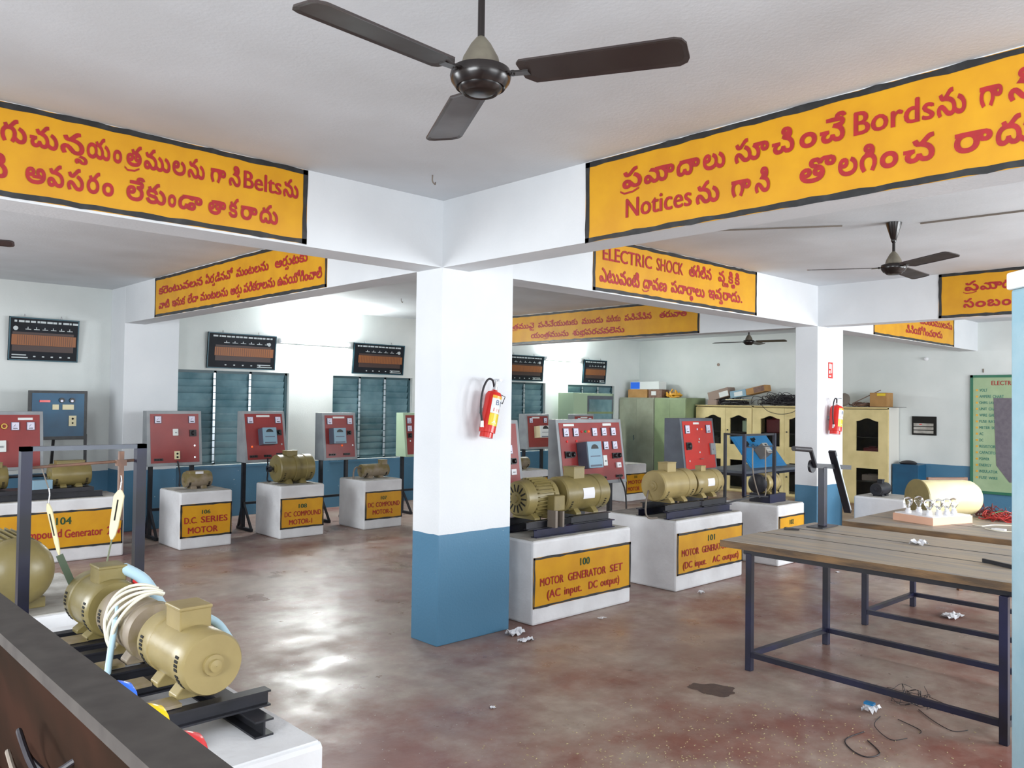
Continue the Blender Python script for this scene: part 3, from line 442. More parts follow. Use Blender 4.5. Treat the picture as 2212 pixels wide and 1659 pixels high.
# ---------------------------------------------------------------- setting
H = 3.007; BB = 2.553
X0, X1, Y0, Y1 = -2.1, 14.3, -2.2, 11.05
fl = MB(); fl.box((X0, Y0, -.1), (X1, Y1 + .02, 0)); struct('floor', fl, 'floor')
c = MB(); c.box((X0 - .1, Y0 - .1, H), (X1 + .1, Y1 + .3, H + .12)); struct('ceiling', c, 'ceil')
def wall_with_holes(name, axis, at, th, a0, a1, holes, z1=H):
    """axis 'x': wall runs along x at y=at..at+th.  holes: (a,b,z0,z1)"""
    mb = MB(); xs = sorted({a0, a1, *[h[0] for h in holes], *[h[1] for h in holes]})
    def B(p, q, za, zb):
        if axis == 'x': mb.box((p, min(at, at + th), za), (q, max(at, at + th), zb))
        else: mb.box((min(at, at + th), p, za), (max(at, at + th), q, zb))
    for p, q in zip(xs[:-1], xs[1:]):
        hs = [h for h in holes if h[0] <= p and q <= h[1]]
        if hs: h = hs[0]; B(p, q, 0, h[2]); B(p, q, h[3], z1)
        else: B(p, q, 0, z1)
    return struct(name, mb, 'wall')
WB = [(4.16, 5.95, .72, 2.03), (6.69, 8.20, .72, 2.02), (9.9, 11.38, .72, 2.02), (12.02, 13.46, .72, 2.01)]
wall_with_holes('wall_back', 'x', Y1, .2, X0, X1 + .2, WB)
wall_with_holes('wall_right', 'y', X1, .2, Y0, Y1, [])
wall_with_holes('wall_front', 'x', Y0, -.2, X0, X1 + .2, [(a, b, .8, 2.5) for a, b in WIN_FRONT])
wall_with_holes('wall_left', 'y', X0, -.2, Y0, Y1, [(-.8, 1.6, .95, 2.45), (5.4, 7.8, .95, 2.45)])
# pillars (free standing and engaged ones at the back wall) and beams
def pillar(x, y, w=.665, d=.29):
    p = MB(); p.box((x, y, 0), (x + w, y + d, H)); o = struct('pillar', p, 'pillar', bevel=.006); return o
pillar(3.463, 4.35); pillar(8.89, 4.35, .64, .27)
pillar(3.463, 10.55, .665, .5); pillar(8.89, 10.55, .62, .5)
b = MB(); b.box((X0, 4.352, BB), (3.464, 4.62, H)); b.box((3.70, 4.352, BB), (8.891, 4.62, H)); b.box((9.12, 4.352, BB), (X1, 4.62, H)); struct('ceiling_beam', b, 'beam')
for x in (3.465, 8.892):
    b = MB(); b.box((x, Y0, BB), (x + .235, Y1, H)); struct('ceiling_beam', b, 'beam')
# windows with louvred glass
def louvre_window(n, x0, x1, z0, z1, rails):
    root = MB()
    f = .035; y = Y1 + .06
    for a in [x0, *rails, x1 - f]: root.box((a, y, z0), (a + f, y + .06, z1))
    root.box((x0, y, z0), (x1, y + .06, z0 + f)); root.box((x0, y, z1 - f), (x1, y + .06, z1))
    o = struct('window_%d' % n, root, 'winframe')
    xs = [x0, *rails, x1 - f]
    rnd = random.Random(n)
    for i, (a, b_) in enumerate(zip(xs[:-1], xs[1:])):
        g = MB(); k = int((z1 - z0 - .07) / .095); dz = (z1 - z0 - .07) / k
        for j in range(k):
            zc = z0 + f + dz * (j + .5); t = rad(14 + rnd.uniform(-5, 9)); hh = dz * .56
            g.bar((a + f + .004, y + .03, zc), (b_ - .004, y + .03, zc), .006, hh * 2, (0, -sin(t), cos(t)))
        g.build('louvre_glass', 'louvre', o, kind=None) if False else g.build('louvre_glass', 'louvre', o)
    r = MB()
    for q, a in enumerate(rails):
        r.box((a - .012, y - .012, z0 + .03), (a + .02, y + .0, z1 - .03))
    r.build('aluminium_rail', 'clip', o)
    cl = MB(); k = int((z1 - z0) / .095)
    for a in rails:
        for j in range(k): cl.box((a - .02, y - .018, z0 + .05 + j * .095), (a + .028, y - .010, z0 + .062 + j * .095))
    cl.build('louvre_clips', 'winframe', o)
    s_ = MB(); s_.box((x0 - .04, Y1 - .03, z0 - .03), (x1 + .04, Y1 + .1, z0 + .004)); s_.build('window_sill', 'wall', o)
    rv = MB(); rv.box((x0, y + .1, z0), (x1, y + .105, z1)); rv.build('outer_shutter', 'winframe', o)
louvre_window(1, *WB[0], [4.84, 5.36]); louvre_window(2, *WB[1], [7.2, 7.68])
louvre_window(3, *WB[2], [10.35, 10.85]); louvre_window(4, *WB[3], [12.5, 12.98])

# tube lights on the back wall (the blown-out glow between the charts)
def tube_light(x0, x1, z, label):
    t = thing('tube_light', label, 'light', ((x0 + x1) / 2, Y1, z)); w = (x1 - x0) / 2
    b = MB(); b.box((-w, -.045, -.03), (w, 0, .03)); b.build('batten', 'white', t, bevel=.004)
    for s_ in (-1, 1):
        e = MB(); e.box((s_ * w - .02, -.09, -.025), (s_ * w + .02, -.02, .025)); e.build('lamp_holder', 'white', t)
    g = MB(); g.cyl((-w + .02, -.075, 0), (w - .02, -.075, 0), .016, 16); g.build('tube', 'tube', t, smooth=True)
M['tube'] = mat('lit_tube', (1, 1, 1, 1), emis=(.95, 1, .98, 1), estr=450)
tube_light(5.78, 6.93, 2.50, 'lit white tube light high on the wall between the two left charts')
tube_light(11.33, 12.30, 2.50, 'lit white tube light high on the far wall left of the last small chart')

# ---------------------------------------------------------------- painted signs on the beams
R, G = 'red_letter', 'green_letter'
h1 = .102
L1 = [('గు', .863, .970), ('చు', .982, 1.103), ('న్న', 1.113, 1.235), ('య', 1.23, 1.338), ('ం', 1.352, 1.394), ('త్ర', 1.408, 1.49), ('ము', 1.501, 1.635), ('ల', 1.646, 1.716), ('ను', 1.727, 1.818), ('గా', 1.851, 1.937), ('ని', 1.954, 2.022), ('Belts', 2.039, 2.27), ('ను', 2.28, 2.378)]
L2 = [('ని', .80, .896), ('అ', .968, 1.054), ('వ', 1.06, 1.133), ('స', 1.146, 1.221), ('ర', 1.234, 1.294), ('ం', 1.305, 1.359), ('లే', 1.419, 1.509), ('కు', 1.516, 1.616), ('ం', 1.627, 1.669), ('డా', 1.681, 1.81), ('తా', 1.842, 1.941), ('క', 1.958, 2.013), ('రా', 2.026, 2.125), ('దు', 2.139, 2.251)]
painted_sign((0, 4.352, 0), (1, 0, 0), .70, 2.437, 2.566, 3.004,
    [(R, s, a, b_, 2.826, h1) for s, a, b_ in L1] + [(R, s, a, b_, 2.652, h1) for s, a, b_ in L2],
    'yellow beam sign with red Telugu lettering ending in the word Belts')
R1 = [('ప్ర', 2.813, 2.669), ('మా', 2.655, 2.462), ('దా', 2.449, 2.31), ('లు', 2.292, 2.166), ('సూ', 2.115, 1.934), ('చి', 1.919, 1.808), ('ం', 1.784, 1.702), ('చే', 1.688, 1.569), ('Bords', 1.538, 1.21), ('ను', 1.202, 1.094), ('గా', 1.047, .967), ('ని', .949, .86)]
R2 = [('Notices', 2.776, 2.356), ('ను', 2.332, 2.198), ('గా', 2.131, 2.027), ('ని', 2.006, 1.928), ('తొ', 1.783, 1.614), ('ల', 1.605, 1.52), ('గి', 1.511, 1.438), ('ం', 1.426, 1.351), ('చ', 1.331, 1.209), ('రా', 1.138, 1.001), ('దు', .991, .86)]
painted_sign((3.465, 0, 0), (0, -1, 0), -3.065, -.74, 2.55, 3.002,
    [(R, s, -a, -b_, 2.808, .105) for s, a, b_ in R1] + [(R, s, -a, -b_, 2.647, .105) for s, a, b_ in R2],
    'large yellow beam sign with red lettering reading Bords and Notices among Telugu words')
painted_sign((0, 4.352, 0), (1, 0, 0), 5.013, 7.553, 2.563, 3.004,
    [(R, 'ELECTRIC', 5.129, 5.792, 2.822, .115), (R, 'SHOCK', 5.857, 6.259, 2.822, .115), (R, 'తగిలిన', 6.351, 6.726, 2.832, .105), (R, 'వ్యక్తికి', 6.837, 7.222, 2.838, .105),
     (R, 'ఎటువంటి', 5.091, 5.621, 2.644, .115), (R, 'ద్రావణ', 5.657, 6.013, 2.648, .105), (R, 'పదార్థాలు', 6.072, 6.608, 2.655, .105), (R, 'ఇవ్వరాదు.', 6.673, 7.273, 2.664, .105)],
    'yellow beam sign beginning with the words ELECTRIC SHOCK beyond the near pillar')
def neg(l, z, h): return [(R, s, -a, -b_, z, h) for s, a, b_ in l]
painted_sign((3.465, 0, 0), (0, -1, 0), -9.575, -5.84, 2.558, 3.0,
    neg([('కరెంటువలన', 9.458, 8.264), ('ఏర్పడినచో', 8.202, 7.566), ('మంటలను', 7.498, 6.84), ('ఆర్పుటకు', 6.722, 6.152)], 2.808, .085) +
    neg([('వాటి', 9.448, 9.137), ('ఇసుక', 9.065, 8.705), ('లేదా మంటలను', 8.638, 7.669), ('ఆర్పు', 7.613, 7.371), ('పరికరాలను', 7.331, 6.715), ('ఉపయోగించాలి', 6.669, 5.914)], 2.645, .085),
    'yellow beam sign with small Telugu text above the left red control panels')
painted_sign((8.892, 0, 0), (0, -1, 0), -10.4, -5.921, 2.556, 3.0,
    neg([('యంత్రముపై', 9.65, 8.887), ('పనిచేయుటకు', 8.803, 7.994), ('ముందు', 7.919, 7.516), ('మరియు', 7.456, 7.2), ('పనిచేసిన', 7.132, 6.669), ('తరువాత', 6.542, 6.113)], 2.79, .085) +
    neg([('యంత్రమును', 8.955, 8.171), ('శుభ్రపరచవలెను', 8.093, 7.13)], 2.632, .085),
    'long yellow beam sign with faint red Telugu text over the far middle bay')
painted_sign((8.892, 0, 0), (0, -1, 0), -3.067, -2.2, 2.556, 3.004,
    neg([('ప్ర', 2.836, 2.694), ('మాద', 2.683, 2.39), ('సం', 0, 0)][:2], 2.815, .095) + neg([('స', 2.835, 2.737), ('ం', 2.726, 2.63), ('బ', 2.619, 2.504), ('ం', 2.493, 2.411)], 2.649, .09),
    'yellow beam sign with large Telugu letters, cut off by the pale blue post')
painted_sign((0, 4.352, 0), (1, 0, 0), 10.381, 13.239, 2.56, 3.0,
    [(R, 'పరికరములను', 11.9, 13.15, 2.81, .1), (R, 'విద్యుత్', 10.6, 11.7, 2.81, .1), (R, 'వినియోగించరాదు', 11.4, 12.75, 2.66, .1)][:1] + [(R, 'వినియోగించరాదు', 11.4, 12.75, 2.655, .1)],
    'yellow beam sign partly hidden by a beam, above the single cream cupboard door')

# ---------------------------------------------------------------- plinths
def plinth(x0, x1, y0, y1, label, sign=None, lines=(), h=.62, face_bw=.018):
    t = thing('machine_plinth', label, 'plinth', ((x0 + x1) / 2, (y0 + y1) / 2, 0)); w = (x1 - x0) / 2; d = (y1 - y0) / 2
    b = MB(); b.box((-w, -d, 0), (w, d, h)); b.build('plinth_block', 'plinth', t, bevel=.018)
    c = MB(); c.box((-w + .015, -d + .015, h - .004), (w - .015, d - .015, h + .0035)); c.build('cement_top', 'plinth' if x0 == .50 else 'cement', t)
    if sign:
        sx0, sx1, sz0, sz1 = sign; cx = (x0 + x1) / 2; cy = (y0 + y1) / 2
        painted_sign((0, -d - .001, 0), (1, 0, 0), sx0 - cx, sx1 - cx, sz0, sz1, [(m, s, a - cx, b_ - cx, z, hh) for m, s, a, b_, z, hh in lines], parent=t, bw=face_bw)
    return t
plinth(4.305, 5.455, 4.285, 4.64 + .1, 'white plinth signed 100 MOTOR GENERATOR SET (AC input. DC output), right of the near pillar', (4.305, 5.45, .125, .50),
    [(G, '100', 4.818, 4.931, .385, .058), (R, 'MOTOR', 4.374, 4.63, .283, .062), (R, 'GENERATOR', 4.68, 5.13, .283, .062), (R, 'SET', 5.18, 5.342, .283, .062), (R, '(AC input.', 4.45, 4.84, .185, .062), (R, 'DC output)', 4.92, 5.30, .185, .062)])
plinth(6.035, 7.13, 4.24, 5.06, 'white plinth signed MOTOR GENERATOR SET (DC input. AC output), partly behind the table corner', (6.045, 7.125, .14, .51),
    [(G, '101', 6.526, 6.638, .40, .055), (R, 'MOTOR', 6.112, 6.38, .30, .062), (R, 'GENERATOR', 6.43, 6.85, .30, .062), (R, 'SET', 6.89, 7.04, .30, .062), (R, '(DC input.', 6.132, 6.50, .19, .062), (R, 'AC output)', 6.60, 7.05, .19, .062)])
plinth(7.785, 8.34, 4.22, 4.85, 'grey-sided plinth carrying the brake frame, in front of the second pillar', (7.79, 8.335, .14, .51),
    [(G, '102', 8.01, 8.095, .415, .05), (R, 'DC COMPOUND', 7.83, 8.30, .325, .055), (R, 'MOTOR', 7.9, 8.22, .22, .055)])
plinth(9.42, 9.96, 3.60, 4.17, 'white plinth with a yellow sign right of the second pillar, behind the second table', (9.43, 9.95, .14, .49),
    [(R, 'DC SHUNT', 9.47, 9.9, .30, .055), (R, 'MOTOR', 9.55, 9.85, .2, .055)][:0] + [(R, 'MOTOR', 9.5, 9.88, .20, .07)])
plinth(1.10, 2.99, 8.99, 9.55, 'long white plinth signed 104 DC Compound Generator, behind the black brake frame', (1.15, 2.975, .132, .51),
    [(G, '104', 2.346, 2.486, .375, .075), (R, 'DC', 1.877, 1.985, .255, .085), (R, 'Compound', 2.0, 2.40, .252, .085), (R, 'Generator', 2.425, 2.78, .24, .085), (R, '2kw', 2.82, 2.955, .235, .085)])
plinth(3.53, 4.12, 8.90, 9.50, 'white plinth signed D.C. SERIES MOTOR', (3.535, 4.115, .125, .49),
    [(G, '106', 3.769, 3.866, .375, .045), (R, 'D.C.', 3.578, 3.72, .28, .07), (R, 'SERIES', 3.76, 4.065, .28, .07), (R, 'MOTOR', 3.619, 3.955, .17, .07)])
plinth(4.69, 5.28, 8.87, 9.49, 'white plinth signed DC COMPOUND MOTOR-1', (4.695, 5.27, .115, .475),
    [(G, '108', 4.929, 5.04, .35, .05), (R, 'DC COMPOUND', 4.747, 5.234, .255, .062), (R, 'MOTOR-1', 4.807, 5.113, .16, .062)])
plinth(5.84, 6.43, 8.85, 9.45, 'white plinth signed DC COMPOUND MOTOR-2', (5.855, 6.425, .12, .48),
    [(G, '107', 6.091, 6.181, .37, .045), (R, 'DC COMPOUND', 5.897, 6.386, .28, .062), (R, 'MOTOR-2', 5.967, 6.275, .185, .062)])
plinth(8.55, 9.12, 8.77, 9.35, 'white plinth with a yellow sign behind the near generator, seen between two red panels', (8.56, 9.11, .13, .52),
    [(R, 'MOTOR', 8.65, 9.05, .25, .07)])
plinth(10.86, 11.45, 8.67, 9.25, 'white plinth with a yellow sign right of the large slanted red panel', (10.89, 11.44, .125, .465),
    [(G, '110', 11.108, 11.184, .385, .045), (R, 'INDUCTION', 10.944, 11.40, .29, .065), (R, 'MOTOR', 10.93, 11.25, .175, .07)][:1] + [(R, 'MOTOR', 10.944, 11.36, .29, .065), (R, 'MOTOR', 10.93, 11.25, .175, .07)])
plinth(.50, 1.32, 2.19, 4.05, 'foreground white plinth under the three coupled machines')
plinth(.55, 1.42, 4.30, 5.30, 'dusty plinth under the big finned motor at the left edge')

# ---------------------------------------------------------------- rotating machines
def vents(parent, x, R, zc, y, n=4, ang=(200, 235), name='vent_slots'):
    v = MB()
    for s_, a0 in ((1, ang[0]), (1, ang[1]), (1, 320), (1, 355)):
        for k in range(n):
            a = rad(a0 + k * 7.5); cy, cz = y + cos(a) * R, zc + sin(a) * R
            T = Matrix.Translation((x, cy, cz)) @ Matrix.Rotation(a, 4, 'X')
            m = MB(T); m.cbox((0, 0, 0), (.022, .004, .008)); v.v += [] ; o = len(v.v); v.v += m.v; v.f += [tuple(i + o for i in f) for f in m.f]; v.mi += m.mi
    return v.build(name, 'hole', parent)
def machine(parent, x0, L, R, zc, y=0, m='olive', kind='smooth', box=.5, boxsz=(.10, .09, .06), base=.0, name='motor', plate=False, hubs=True, label=None, lowslots=True):
    """a rotating electrical machine lying along local x; base = height of what it stands on"""
    b = MB()
    if kind == 'finned':
        b.lathe([(0, R * .35), (0, R * .78), (.012, R * .86), (.26 * L, R * .92), (.27 * L, R * .84), (.80 * L, R * .84), (.81 * L, R * .9), (.95 * L, R * .86), (L, R * .5)], (x0, y, zc), (1, 0, 0), 36)
        for k in range(30):
            a = 2 * pi * k / 30
            if -2.2 < (a - 2 * pi if a > pi else a) < -.95: continue
            T = Matrix.Translation((x0, y, zc)) @ Matrix.Rotation(a, 4, 'X'); s = MB(T); s.box((.29 * L, -.003, R * .8), (.79 * L, .003, R)); o = len(b.v); b.v += s.v; b.f += [tuple(i + o for i in f) for f in s.f]; b.mi += s.mi
    elif kind == 'drum':
        b.lathe([(0, R * .2), (0, R * .96), (.01, R), (L - .01, R), (L, R * .96), (L, R * .2)], (x0, y, zc), (1, 0, 0), 40)
    else:
        e = .24 * L
        b.lathe([(0, R * .1), (0, R * .93), (.012, R), (e, R), (e + .004, R * .955), (L - e - .004, R * .955), (L - e, R), (L - .012, R), (L, R * .93), (L, R * .1)], (x0, y, zc), (1, 0, 0), 44)
    if hubs:
        for s_, xx in ((-1, x0), (1, x0 + L)):
            b.lathe([(-.001, R * .34), (.010, R * .33), (.011, R * .2), (.022, R * .19), (.024, .001)], (xx, y, zc), (s_, 0, 0), 28, cap=False)
    o = b.build(name, m, parent, smooth=True)
    if label: o['label'] = label
    if kind == 'finned':
        g = MB()
        for k in range(14):
            a = 2 * pi * k / 14; d0, d1 = R * .35, R * .7
            g.bar((x0 - .001, y + cos(a) * d0, zc + sin(a) * d0), (x0 - .001, y + cos(a) * d1, zc + sin(a) * d1), .012, .003, (1, 0, 0))
        g.build('fan_cowl_slots', 'hole', o)
    else:
        if lowslots:
            vents(o, x0 + .12 * L, R * 1.0, zc, y); vents(o, x0 + .88 * L, R * 1.0, zc, y)
    if box is not None:
        t = MB(); bx = x0 + box * L; bw, bd, bh = boxsz
        t.box((bx - bw / 2, y - bd / 2, zc + R * .8), (bx + bw / 2, y + bd / 2, zc + R + bh - .006)); t.box((bx - bw / 2 - .003, y - bd / 2 - .003, zc + R + bh - .012), (bx + bw / 2 + .003, y + bd / 2 + .003, zc + R + bh))
        t.build('terminal_box', m, o, bevel=.004)
    if base is not None:
        for fx in (x0 + .3 * L, x0 + .7 * L):
            t = MB(); t.prism([(y - R * .8, base), (y + R * .8, base), (y + R * .8, base + .014), (y + R * .5, zc - R * .72), (y - R * .5, zc - R * .72), (y - R * .8, base + .014)], 'x', fx - .03, fx + .03)
            t.build('foot', m, o, bevel=.003)
    if plate:
        t = MB()
        vs = []; n = 6
        for i in range(n + 1):
            a = rad(205 + i * 5)
            for xx in (x0 + .36 * L, x0 + .62 * L): vs.append((xx, y + cos(a) * (R * .97), zc + sin(a - 0) * (R * .97) * 1))
        T = []
        for i in range(n + 1):
            a = rad(158 + i * 6)
            for xx in (x0 + .36 * L, x0 + .62 * L): T.append((xx, y + cos(a) * (R * .965) , zc + sin(a) * (R * .965)))
        t.add(T, [(2 * i, 2 * i + 1, 2 * i + 3, 2 * i + 2) for i in range(n)]); t.build('rating_plate', 'paper', o)
    return o
def channel(parent, a, b, w=.05, h=.06, m='dark', name='base_channel'):
    """C-section steel laid from a to b (bottom centre)"""
    a = Vector(a); b = Vector(b); d = (b - a).normalized(); r = Vector((-d.y, d.x, 0)); t = .006; mb = MB()
    def seg(o1, o2, z0, z1):
        vs = [p + r * o + Vector((0, 0, z)) for p in (a, b) for o, z in ((o1, z0), (o2, z0), (o2, z1), (o1, z1))]
        mb.add(vs, [(0, 1, 2, 3), (7, 6, 5, 4), (0, 4, 5, 1), (1, 5, 6, 2), (2, 6, 7, 3), (3, 7, 4, 0)])
    seg(-w / 2, w / 2, 0, t); seg(-w / 2, w / 2, h - t, h); seg(-t / 2, t / 2, t, h - t)
    return mb.build(name, m, parent)
def coupling(parent, x0, x1, zc, y=0, m='dark', r=.03):
    b = MB(); c = (x0 + x1) / 2
    b.cyl((x0, y, zc), (x1, y, zc), .014, 14)
    b.lathe([(0, r * .6), (.006, r), (.028, r), (.034, r * .6)], (c - .034, y, zc), (1, 0, 0), 20); b.lathe([(0, r * .6), (.006, r), (.028, r), (.034, r * .6)], (c, y, zc), (1, 0, 0), 20)
    return b.build('coupling', m, parent, smooth=True)
PT = .6235
# set on plinth 100
t = thing('motor_generator_set', 'finned motor coupled to a smooth generator on plinth 100', 'motor', (4.36, 4.55, PT))
machine(t, 0.02, .36, .155, .285, 0, 'olive', 'finned', box=None, base=.125)
tb = MB(); tb.box((.22, -.215, .19), (.34, -.13, .31)); tb.build('terminal_box', 'olive', t, bevel=.01)
tb = MB(); tb.box((.21, -.235, .07), (.235, -.15, .20)); tb.box((.29, -.235, .07), (.31, -.15, .19)); tb.build('cable_gland', 'wiregrey', t)
coupling(t, .38, .45, .285, 0)
machine(t, .45, .53, .145, .285, 0, 'olive', 'smooth', box=.42, boxsz=(.13, .12, .075), base=.125, name='generator', plate=True)
for yy in (-.13, .13):
    channel(t, (.0, yy, .062), (.42, yy, .062), .05, .06); channel(t, (.50, yy, .062), (.96, yy, .062), .05, .06)
for yy in (-.155, .155): channel(t, (.06, yy, 0), (.98, yy, 0), .06, .062, 'navy')
# set on plinth 101
t = thing('motor_generator_set', 'two smooth beige machines coupled on the plinth signed (DC input. AC output)', 'motor', (6.04, 4.50, PT))
machine(t, .0, .50, .14, .285, 0, 'beige', 'smooth', box=.42, boxsz=(.13, .11, .07), base=.13)
coupling(t, .50, .60, .285, 0)
machine(t, .60, .44, .122, .272, .03, 'beige', 'smooth', box=.45, boxsz=(.08, .07, .04), base=.13, name='generator', plate=True)
for yy in (-.12, .13):
    channel(t, (.02, yy, .065), (.56, yy, .065), .05, .06); channel(t, (.60, yy, .065), (1.0, yy, .065), .05, .06)
for yy in (-.15, .16): channel(t, (.0, yy, 0), (1.03, yy, 0), .06, .065, 'navy')
c = MB(); c.tube([(.0, .05, .24), (-.07, .02, .16), (-.13, -.02, .06), (-.12, -.05, .012), (-.04, -.08, .012)], .008); c.build('cable', 'wiregrey', t, smooth=True)
# single machines of the back row
t = thing('electric_motor', 'small olive motor with a flat top on the D.C. SERIES MOTOR plinth', 'motor', (3.70, 9.22, PT))
machine(t, 0, .29, .088, .105, 0, 'dusty', 'drum', box=None, base=0, hubs=True)
b = MB(); b.box((.03, -.06, .15), (.27, .06, .20)); b.build('top_cover', 'olive', t, bevel=.01); b = MB(); b.box((.10, -.062, .165), (.19, -.060, .195)); b.build('rating_plate', 'paper', t)
t = thing('electric_motor', 'large olive motor with ribbed frame on the MOTOR-1 plinth', 'motor', (4.77, 9.16, PT))
machine(t, 0, .46, .165, .185, 0, 'olive', 'smooth', box=.42, boxsz=(.14, .12, .05), base=0)
b = MB(); b.lathe([(0, .172), (.05, .172)], (.20, 0, .185), (1, 0, 0), 36); b.build('frame_band', 'olive', t, smooth=True); b = MB(); b.cyl((-.10, 0, .185), (0, 0, .185), .016, 12); b.cyl((-.10, 0, .185), (-.06, 0, .185), .04, 20); b.build('shaft_pulley', 'dark', t, smooth=True)
t = thing('electric_motor', 'long low olive motor with a box at its right end on the MOTOR-2 plinth', 'motor', (5.98, 9.15, PT))
machine(t, 0, .40, .085, .10, 0, 'dusty', 'drum', box=.85, boxsz=(.09, .09, .05), base=0)
b = MB(); b.tube([(.02, 0, .12), (-.08, -.02, .15), (-.14, -.05, .10), (-.15, -.06, .0)], .012); b.build('cable', 'wiregrey', t, smooth=True)
t = thing('motor_generator_set', 'pair of olive machines on a black base on plinth 104', 'motor', (1.60, 9.24, PT))
machine(t, .0, .36, .115, .225, 0, 'olive', 'smooth', box=.6, boxsz=(.2, .13, .035), base=.10); coupling(t, .36, .74, .225, 0, r=.05)
machine(t, .74, .37, .115, .225, 0, 'olive', 'drum', box=.5, boxsz=(.26, .12, .03), base=.10, name='generator')
b = MB(); b.box((.56, -.14, .06), (.74, -.05, .19)); b.build('starter_box', 'bluegrey', t, bevel=.006)
for yy in (-.15, .15): channel(t, (-.1, yy, 0), (1.2, yy, 0), .06, .06)
b = MB(); b.box((-.05, -.15, .06), (1.12, .15, .10)); b.build('slide_rail', 'dark', t)
t = thing('electric_motor', 'small olive motor on the plinth behind the near generator', 'motor', (8.62, 9.05, PT)); machine(t, 0, .30, .085, .10, 0, 'dusty', 'drum', box=None, base=0)
t = thing('electric_motor', 'small black motor on the plinth right of the second pillar', 'motor', (9.50, 3.95, PT)); machine(t, 0, .28, .07, .08, 0, 'dark', 'drum', box=.5, boxsz=(.06, .06, .04), base=0)
t = thing('electric_motor', 'small motor standing inside the black brake frame', 'motor', (7.93, 4.50, PT))
machine(t, 0, .26, .105, .20, 0, 'beige', 'smooth', box=None, base=.09)
b = MB(); b.lathe([(0, .085), (.01, .10), (.05, .10), (.06, .085)], (-.10, 0, .2), (1, 0, 0), 30); b.cyl((-.06, 0, .2), (0, 0, .2), .015); b.build('brake_drum', 'dark', t, smooth=True)
b = MB(); b.box((-.03, -.12, 0), (.30, .12, .09)); b.build('base_box', 'navy', t)
# foreground set of three machines along y
t = thing('motor_generator_set', 'row of three coupled olive machines on the foreground plinth', 'motor', (1.075, 2.43, PT), pi / 2)
zc = .22
machine(t, 0, .38, .096, zc, 0, 'beige', 'smooth', box=.50, boxsz=(.115, .10, .055), base=.105, label='beige machine with a round end plate at the near end')
coupling(t, .38, .45, zc, 0)
machine(t, .45, .36, .092, zc, 0, 'dusty', 'drum', box=None, base=.105, name='generator', hubs=False, label='dust-covered middle machine')
b = MB(); b.lathe([(0, .098), (.012, .10), (.05, .10), (.062, .094)], (.445, 0, zc), (1, 0, 0), 40); b.build('end_shield', 'dusty', t, smooth=True)
coupling(t, .81, .86, zc, 0)
machine(t, .86, .30, .108, zc, 0, 'olive', 'smooth', box=.35, boxsz=(.11, .10, .05), base=.105, name='motor', label='olive machine at the far end')
for xx in (.02, .36, .50, .78, .90, 1.12): channel(t, (xx, -.19, .052), (xx, .22, .052), .045, .05)
for yy in (-.12, .14): channel(t, (-.10, yy, 0), (1.2, yy, 0), .06, .052, 'dark')
for k, xx in enumerate((.06, .30, .55, .95)):
    b = MB(); b.box((xx - .03, .08, .104), (xx + .05, .19, .114)); b.build('slotted_foot_plate', 'dusty', t)
# big finned motor behind
t = thing('electric_motor', 'big finned olive motor with a domed end cover at the left edge', 'motor', (.99, 4.32, PT), pi / 2)
b = MB(); R_b = .165
b.lathe([(0, .001), (.006, .05), (.022, .10), (.05, .14), (.085, .160), (.10, R_b), (.105, R_b), (.11, .15), (.50, .15), (.52, .12), (.52, .02)], (0, 0, .19), (1, 0, 0), 48, cap=False)
for k in range(36):
    a = 2 * pi * k / 36; T = Matrix.Translation((0, 0, .19)) @ Matrix.Rotation(a, 4, 'X'); s = MB(T); s.box((.12, -.003, .14), (.48, .003, .168)); o = len(b.v); b.v += s.v; b.f += [tuple(i + o for i in f) for f in s.f]; b.mi += s.mi
b.build('motor_body', 'olive', t, smooth=True)
for fx in (.18, .40):
    b = MB(); b.box((fx - .03, -.14, 0), (fx + .03, .14, .05)); b.build('foot', 'olive', t, bevel=.004)

# things tied to the foreground machines
wb = MB()
for k in range(5):
    r0 = .115 + .004 * k; pts = [(1.075 + cos(a) * (r0 - .002 * k), 2.97 + .02 * k + .03 * sin(a * 2 + k), PT + .22 + sin(a) * r0) for a in [rad(q) for q in range(60, 215, 15)]]
    wb.tube(pts, .0055, 8)
solo('wire_bundle', wb, 'wirewhite', 'bundle of white wires looped over the dusty middle machine', 'wire', smooth=True)
wb = MB(); wb.tube([(.975, 2.99, PT + .26), (.945, 2.95, PT + .15), (.90, 2.86, PT + .02)], .011, 12); wb.tube([(.975, 2.99, PT + .26), (.99, 3.03, PT + .30)], .006)
solo('cable_sleeve', wb, 'bluepipe', 'pale blue sleeve hanging from the white wire bundle', 'cable', smooth=True)
wb = MB(); wb.tube([(1.12, 3.36, PT + .36), (1.17, 3.28, PT + .32), (1.19, 3.16, PT + .24)], .022, 12); o = solo('cable_sleeve', wb, 'bluepipe', 'pale blue and red sleeve beside the box of the far machine', 'cable', smooth=True)
rr = MB(); rr.tube([(0, .06, .1), (.02, .03, .085)], .024, 10); q = rr.build('red_tape', 'knobred', o, smooth=True)
wb = MB(); wb.tube([(1.14, 2.66, PT + .31), (1.18, 2.63, PT + .28), (1.20, 2.56, PT + .22)], .014, 12); solo('cable_sleeve', wb, 'bluepipe', 'short pale blue sleeve beside the box of the near machine', 'cable', smooth=True)

